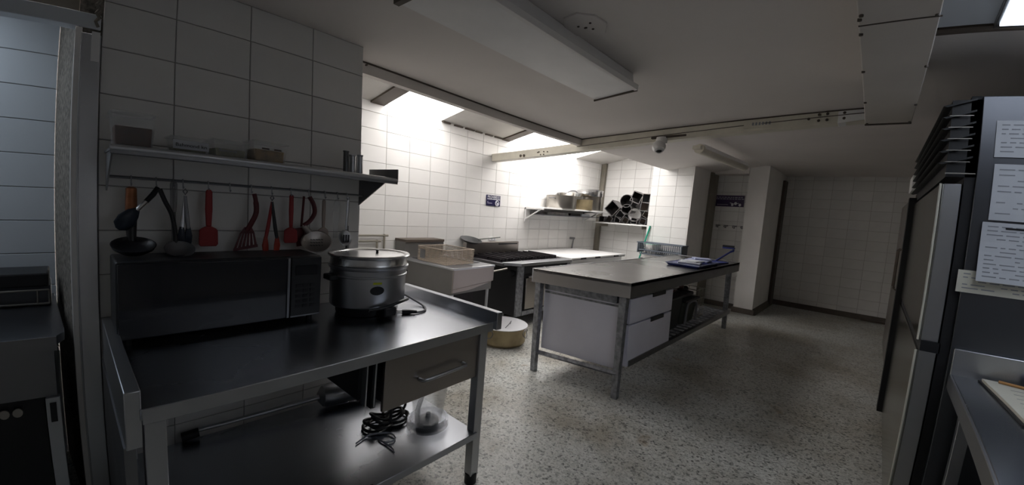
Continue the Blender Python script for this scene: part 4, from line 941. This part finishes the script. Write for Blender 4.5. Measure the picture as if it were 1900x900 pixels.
wb = thing('wire_basket', 'small chrome wire basket at the end of the bins on the slatted shelf', 'basket', (5.65, 1.8, .28))
mb = MB(); 
for z in (.30, .42, .54, .66): mb.tube([(5.5, 1.6, z), (5.82, 1.6, z), (5.82, 2.0, z), (5.5, 2.0, z)], .006, 5, closed=True)
for k in range(5):
    x = 5.5 + .08 * k; mb.tube([(x, 1.6, .66), (x, 1.6, .285), (x, 2.0, .285), (x, 2.0, .66)], .005, 5)
for k in range(5):
    y = 1.6 + .1 * k; mb.tube([(5.5, y, .66), (5.5, y, .285), (5.82, y, .285), (5.82, y, .66)], .005, 5)
mb.build('wire_frame', M_alu, wb)
# things on top of the island
tr_ = thing('plastic_tray', 'blue plastic tray with folded pale cloths at the far end of the long table', 'tray', (5.5, 1.6, 1.0))
taper_box(MB(), 4.95, 5.75, 1.45, 1.82, .998, 1.03, .02).build('tray_body', M_blue, tr_, bev=.006)
MB().tube([(4.95, 1.45, 1.03), (5.75, 1.45, 1.03), (5.75, 1.82, 1.03), (4.95, 1.82, 1.03)], .008, 6, closed=True).build('tray_rim', M_ltblue, tr_)
ct = MB(); ct.rbox((5.18, 1.62, 1.043), (.30, .24, .022), .2).rbox((5.22, 1.60, 1.06), (.22, .18, .015), -.15)
tag(ct.build('folded_cloth', M_paper, bev=.006), 'folded white cloth with blue edge in the tray on the long table', 'cloth')
ct = MB(); ct.rbox((5.55, 1.64, 1.045), (.30, .26, .025), .1).rbox((5.62, 1.62, 1.065), (.2, .2, .02), .5)
tag(ct.build('folded_cloth', M_ltblue, bev=.006), 'crumpled blue cloth in the tray on the long table', 'cloth')
bc = MB(); bc.rbox((6.0, 1.60, 1.008), (.45, .26, .016), -.1); tag(bc.build('blue_board', M_blue, bev=.004), 'flat dark blue board lying behind the tray on the long table', 'board')
bs = thing('dish_brush', 'blue long-handled brush sticking up over the far end of the long table', 'brush', (6.2, 1.58, 1.0))
MB().tube([(6.18, 1.60, 1.02), (6.36, 1.47, 1.16)], [.012, .012], 8).build('handle', M_blue, bs)
MB().tube([(6.355, 1.475, 1.155), (6.38, 1.45, 1.17), (6.38, 1.45, 1.19)], .016, 8).build('neck', M_blue, bs)
MB().rbox((6.36, 1.505, 1.205), (.06, .15, .022), .1).build('brush_head', M_blue, bs, bev=.005)
MB().rbox((6.36, 1.51, 1.228), (.055, .14, .03), .1).build('bristles', M_black, bs)

# ---------------------------------------------------------------- refrigerators on the right
def fridge(name, label, x0, x1, ztop, splits, dirty=None):
    t = thing(name, label, 'refrigerator', ((x0 + x1) / 2, -.7, 0))
    MB().box(x0, -1.1, .10, x1, -.335, ztop).build('case', M_steel_dk, t, bev=.003)
    return t
f1 = thing('refrigerator', 'near upright steel refrigerator with papers on its side and a black louvred top', 'refrigerator', (3.6, -.7, 0))
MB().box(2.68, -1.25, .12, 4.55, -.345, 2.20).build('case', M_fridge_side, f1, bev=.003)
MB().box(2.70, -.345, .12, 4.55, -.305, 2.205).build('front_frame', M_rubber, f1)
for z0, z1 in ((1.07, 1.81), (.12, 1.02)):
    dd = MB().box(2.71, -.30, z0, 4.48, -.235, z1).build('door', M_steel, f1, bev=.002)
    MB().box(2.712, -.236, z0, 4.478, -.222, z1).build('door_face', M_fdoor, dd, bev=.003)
    MB().tube([(2.708, -.222, z0), (2.708, -.222, z1)], .005, 6).build('door_edge', M_papery, dd)
MB().box(2.70, -.31, 1.02, 4.5, -.235, 1.07).build('door_gap', M_rubber, f1)
MB().box(4.48, -.30, .1, 4.60, -.19, 1.86).build('handle_channel', M_rubber, f1)
MB().box(2.70, -.345, 1.84, 4.55, -.235, 2.19).build('grille_back', M_black, f1)
for k in range(6):
    z = 1.90 + k * .052
    MB().prism([(2.68, -.325, z + .025), (2.68, -.215, z - .005), (2.68, -.20, z), (2.68, -.325, z + .033)], (1.95, 0, 0)).build('grille_slat', M_black, f1)
mb = MB()
for k in range(5): mb.box(2.676, -.315, 1.905 + k * .052, 2.682, -.225, 1.908 + k * .052)
mb.box(2.676, -.34, 1.852, 2.684, -.23, 1.857); mb.build('slat_edge', M_alu, f1)
for x in (2.76, 4.45):
    for y in (-.4, -1.15): MB().cyl((x, y, 0), (x, y, .125), .03, 12).build('leg', M_black, f1)
f2 = thing('refrigerator', 'far two-door steel refrigerator with dark bar handles beyond the near one', 'refrigerator', (5.8, -.7, 0))
MB().box(4.66, -1.25, .16, 6.95, -.31, 1.93).build('case', M_steel_warm, f2, bev=.003)
for x0, x1 in ((4.68, 5.78), (5.80, 6.93)):
    dd = MB().box(x0, -.31, .2, x1, -.235, 1.90).build('door', M_steel_warm, f2, bev=.004)
    hxx = x1 - .12 if x0 < 5 else x0 + .12
    MB().tube([(hxx, -.235, 1.0), (hxx, -.212, 1.02), (hxx, -.212, 1.40), (hxx, -.235, 1.42)], .008, 8).build('handle', M_brown, dd)
MB().box(4.66, -.5, 1.93, 5.0, -.2, 2.06).build('control_box', M_white, f2, bev=.006)
for x in (4.75, 6.88):
    for y in (-.30, -1.2): MB().box(x - .03, y - .03, 0, x + .03, y + .03, .165).build('leg', M_brown, f2)

# papers on the fridge side (X = 2.68 plane)
XF = 2.676
def sheet(label, y0, y1, z0, z1, mt=M_paper, rows=6, curl=0, off=0):
    t = thing('paper_sheet', label, 'paper', (XF - off, (y0 + y1) / 2, z0), 'papers taped to the refrigerator side')
    n = 6; mb = MB(); vs = []
    for i in range(n + 1):
        z = z1 + (z0 - z1) * i / n; x = XF - off - .002 - curl * (i / n) ** 2
        vs += [(x, y0, z), (x, y1, z), (x - .0012, y1, z), (x - .0012, y0, z)]
    fs = [(0, 3, 2, 1), (n * 4, n * 4 + 1, n * 4 + 2, n * 4 + 3)] + [(i * 4 + k, i * 4 + (k + 1) % 4, i * 4 + 4 + (k + 1) % 4, i * 4 + 4 + k) for i in range(n) for k in range(4)]
    mb.poly(vs, fs); mb.build('sheet', mt, t, smooth=False)
    random.seed(rows * 7 + int(z0 * 100)); mb = MB()
    for r_ in range(rows):
        f_ = (r_ + 1) / (rows + 1.3); z = z1 + (z0 - z1) * f_; x = XF - off - .0036 - curl * f_ ** 2; y = y0 - .02
        while y > y1 + .03:
            wv = random.uniform(.015, .06); e_ = max(y - wv, y1 + .02); 
            if random.random() < .85: mb.box(x - .0008, e_, z - .0022, x, y, z + .0022)
            y -= wv + .012
    mb.build('printed_line', M_ink, t)
    return t
sheet('top plastic-covered sheet taped near the top of the refrigerator side', -.40, -.62, 1.93, 2.09, rows=7)
sheet('second sheet in a plastic sleeve below the top one on the refrigerator side', -.405, -.66, 1.655, 1.90, rows=9)
sheet('narrow printed strip at the bottom of the papers on the refrigerator side', -.325, -.68, 1.325, 1.425, M_papery, rows=5, off=.001)
sh3 = sheet('large curling white price list in the middle of the papers on the refrigerator side', -.385, -.66, 1.385, 1.645, rows=13, curl=.03, off=.008)
MB().box(XF - .014, -.47, 1.618, XF - .010, -.55, 1.626).build('clip', M_black, sh3)

# right counter
rcn = thing('side_counter', 'stainless steel counter with a low backsplash beside the near refrigerator', 'counter', (1.6, -.8, 0))
MB().box(.62, -1.45, .915, 2.66, -.36, .95).build('countertop', M_steel_x, rcn, bev=.004)
MB().box(2.645, -1.45, .94, 2.672, -.355, 1.07).build('backsplash', M_steel, rcn, bev=.004)
MB().box(.62, -.372, .88, 2.66, -.352, .948).build('front_edge', M_steel, rcn, bev=.003)
for x in (.7, 2.56):
    for y in (-.43, -1.35): MB().box(x - .025, y - .025, 0, x + .025, y + .025, .915).build('leg', M_steel, rcn, bev=.003)
MB().box(.65, -1.4, .25, 2.6, -.40, .28).build('lower_shelf', M_steel_dk, rcn)
nb = thing('notebook', 'open worn notebook with cream pages lying on the right steel counter', 'notebook', (2.35, -.62, .95))
NP = [(2.62, -.455), (2.07, -.515), (1.95, -.86), (2.58, -.90)]
MB().prism([(x, y, .951) for x, y in NP], (0, 0, .006)).build('cover', M_black, nb)
MB().prism([(2.605, -.465, .957), (2.085, -.525, .957), (1.97, -.85, .957), (2.57, -.89, .957)], (0, 0, .012)).build('pages', M_papery, nb)
mb = MB()
for k in range(8): mb.prism([(2.07 + .06 * k, -.55, .969), (2.073 + .06 * k, -.55, .969), (2.0 + .068 * k, -.84, .969), (1.997 + .068 * k, -.84, .969)], (0, 0, .0006))
mb.build('ruled_line', M_cable, nb)
tag(MB().tube([(2.575, -.52, .976), (2.50, -.74, .976)], [.006, .006], 8).build('pencil', M_wood), 'orange wooden pencil lying across the open notebook', 'pencil')
tag(MB().tube([(2.60, -.62, .985), (2.58, -.86, .985)], [.018, .022], 12).build('marker', M_blue), 'dark blue marker beside the backsplash behind the notebook', 'marker')
tag(MB().rbox((2.52, -.80, .978), (.12, .10, .016), .4).build('blue_card', M_ltblue, bev=.003), 'small pale blue packet on the corner of the notebook', 'packet')
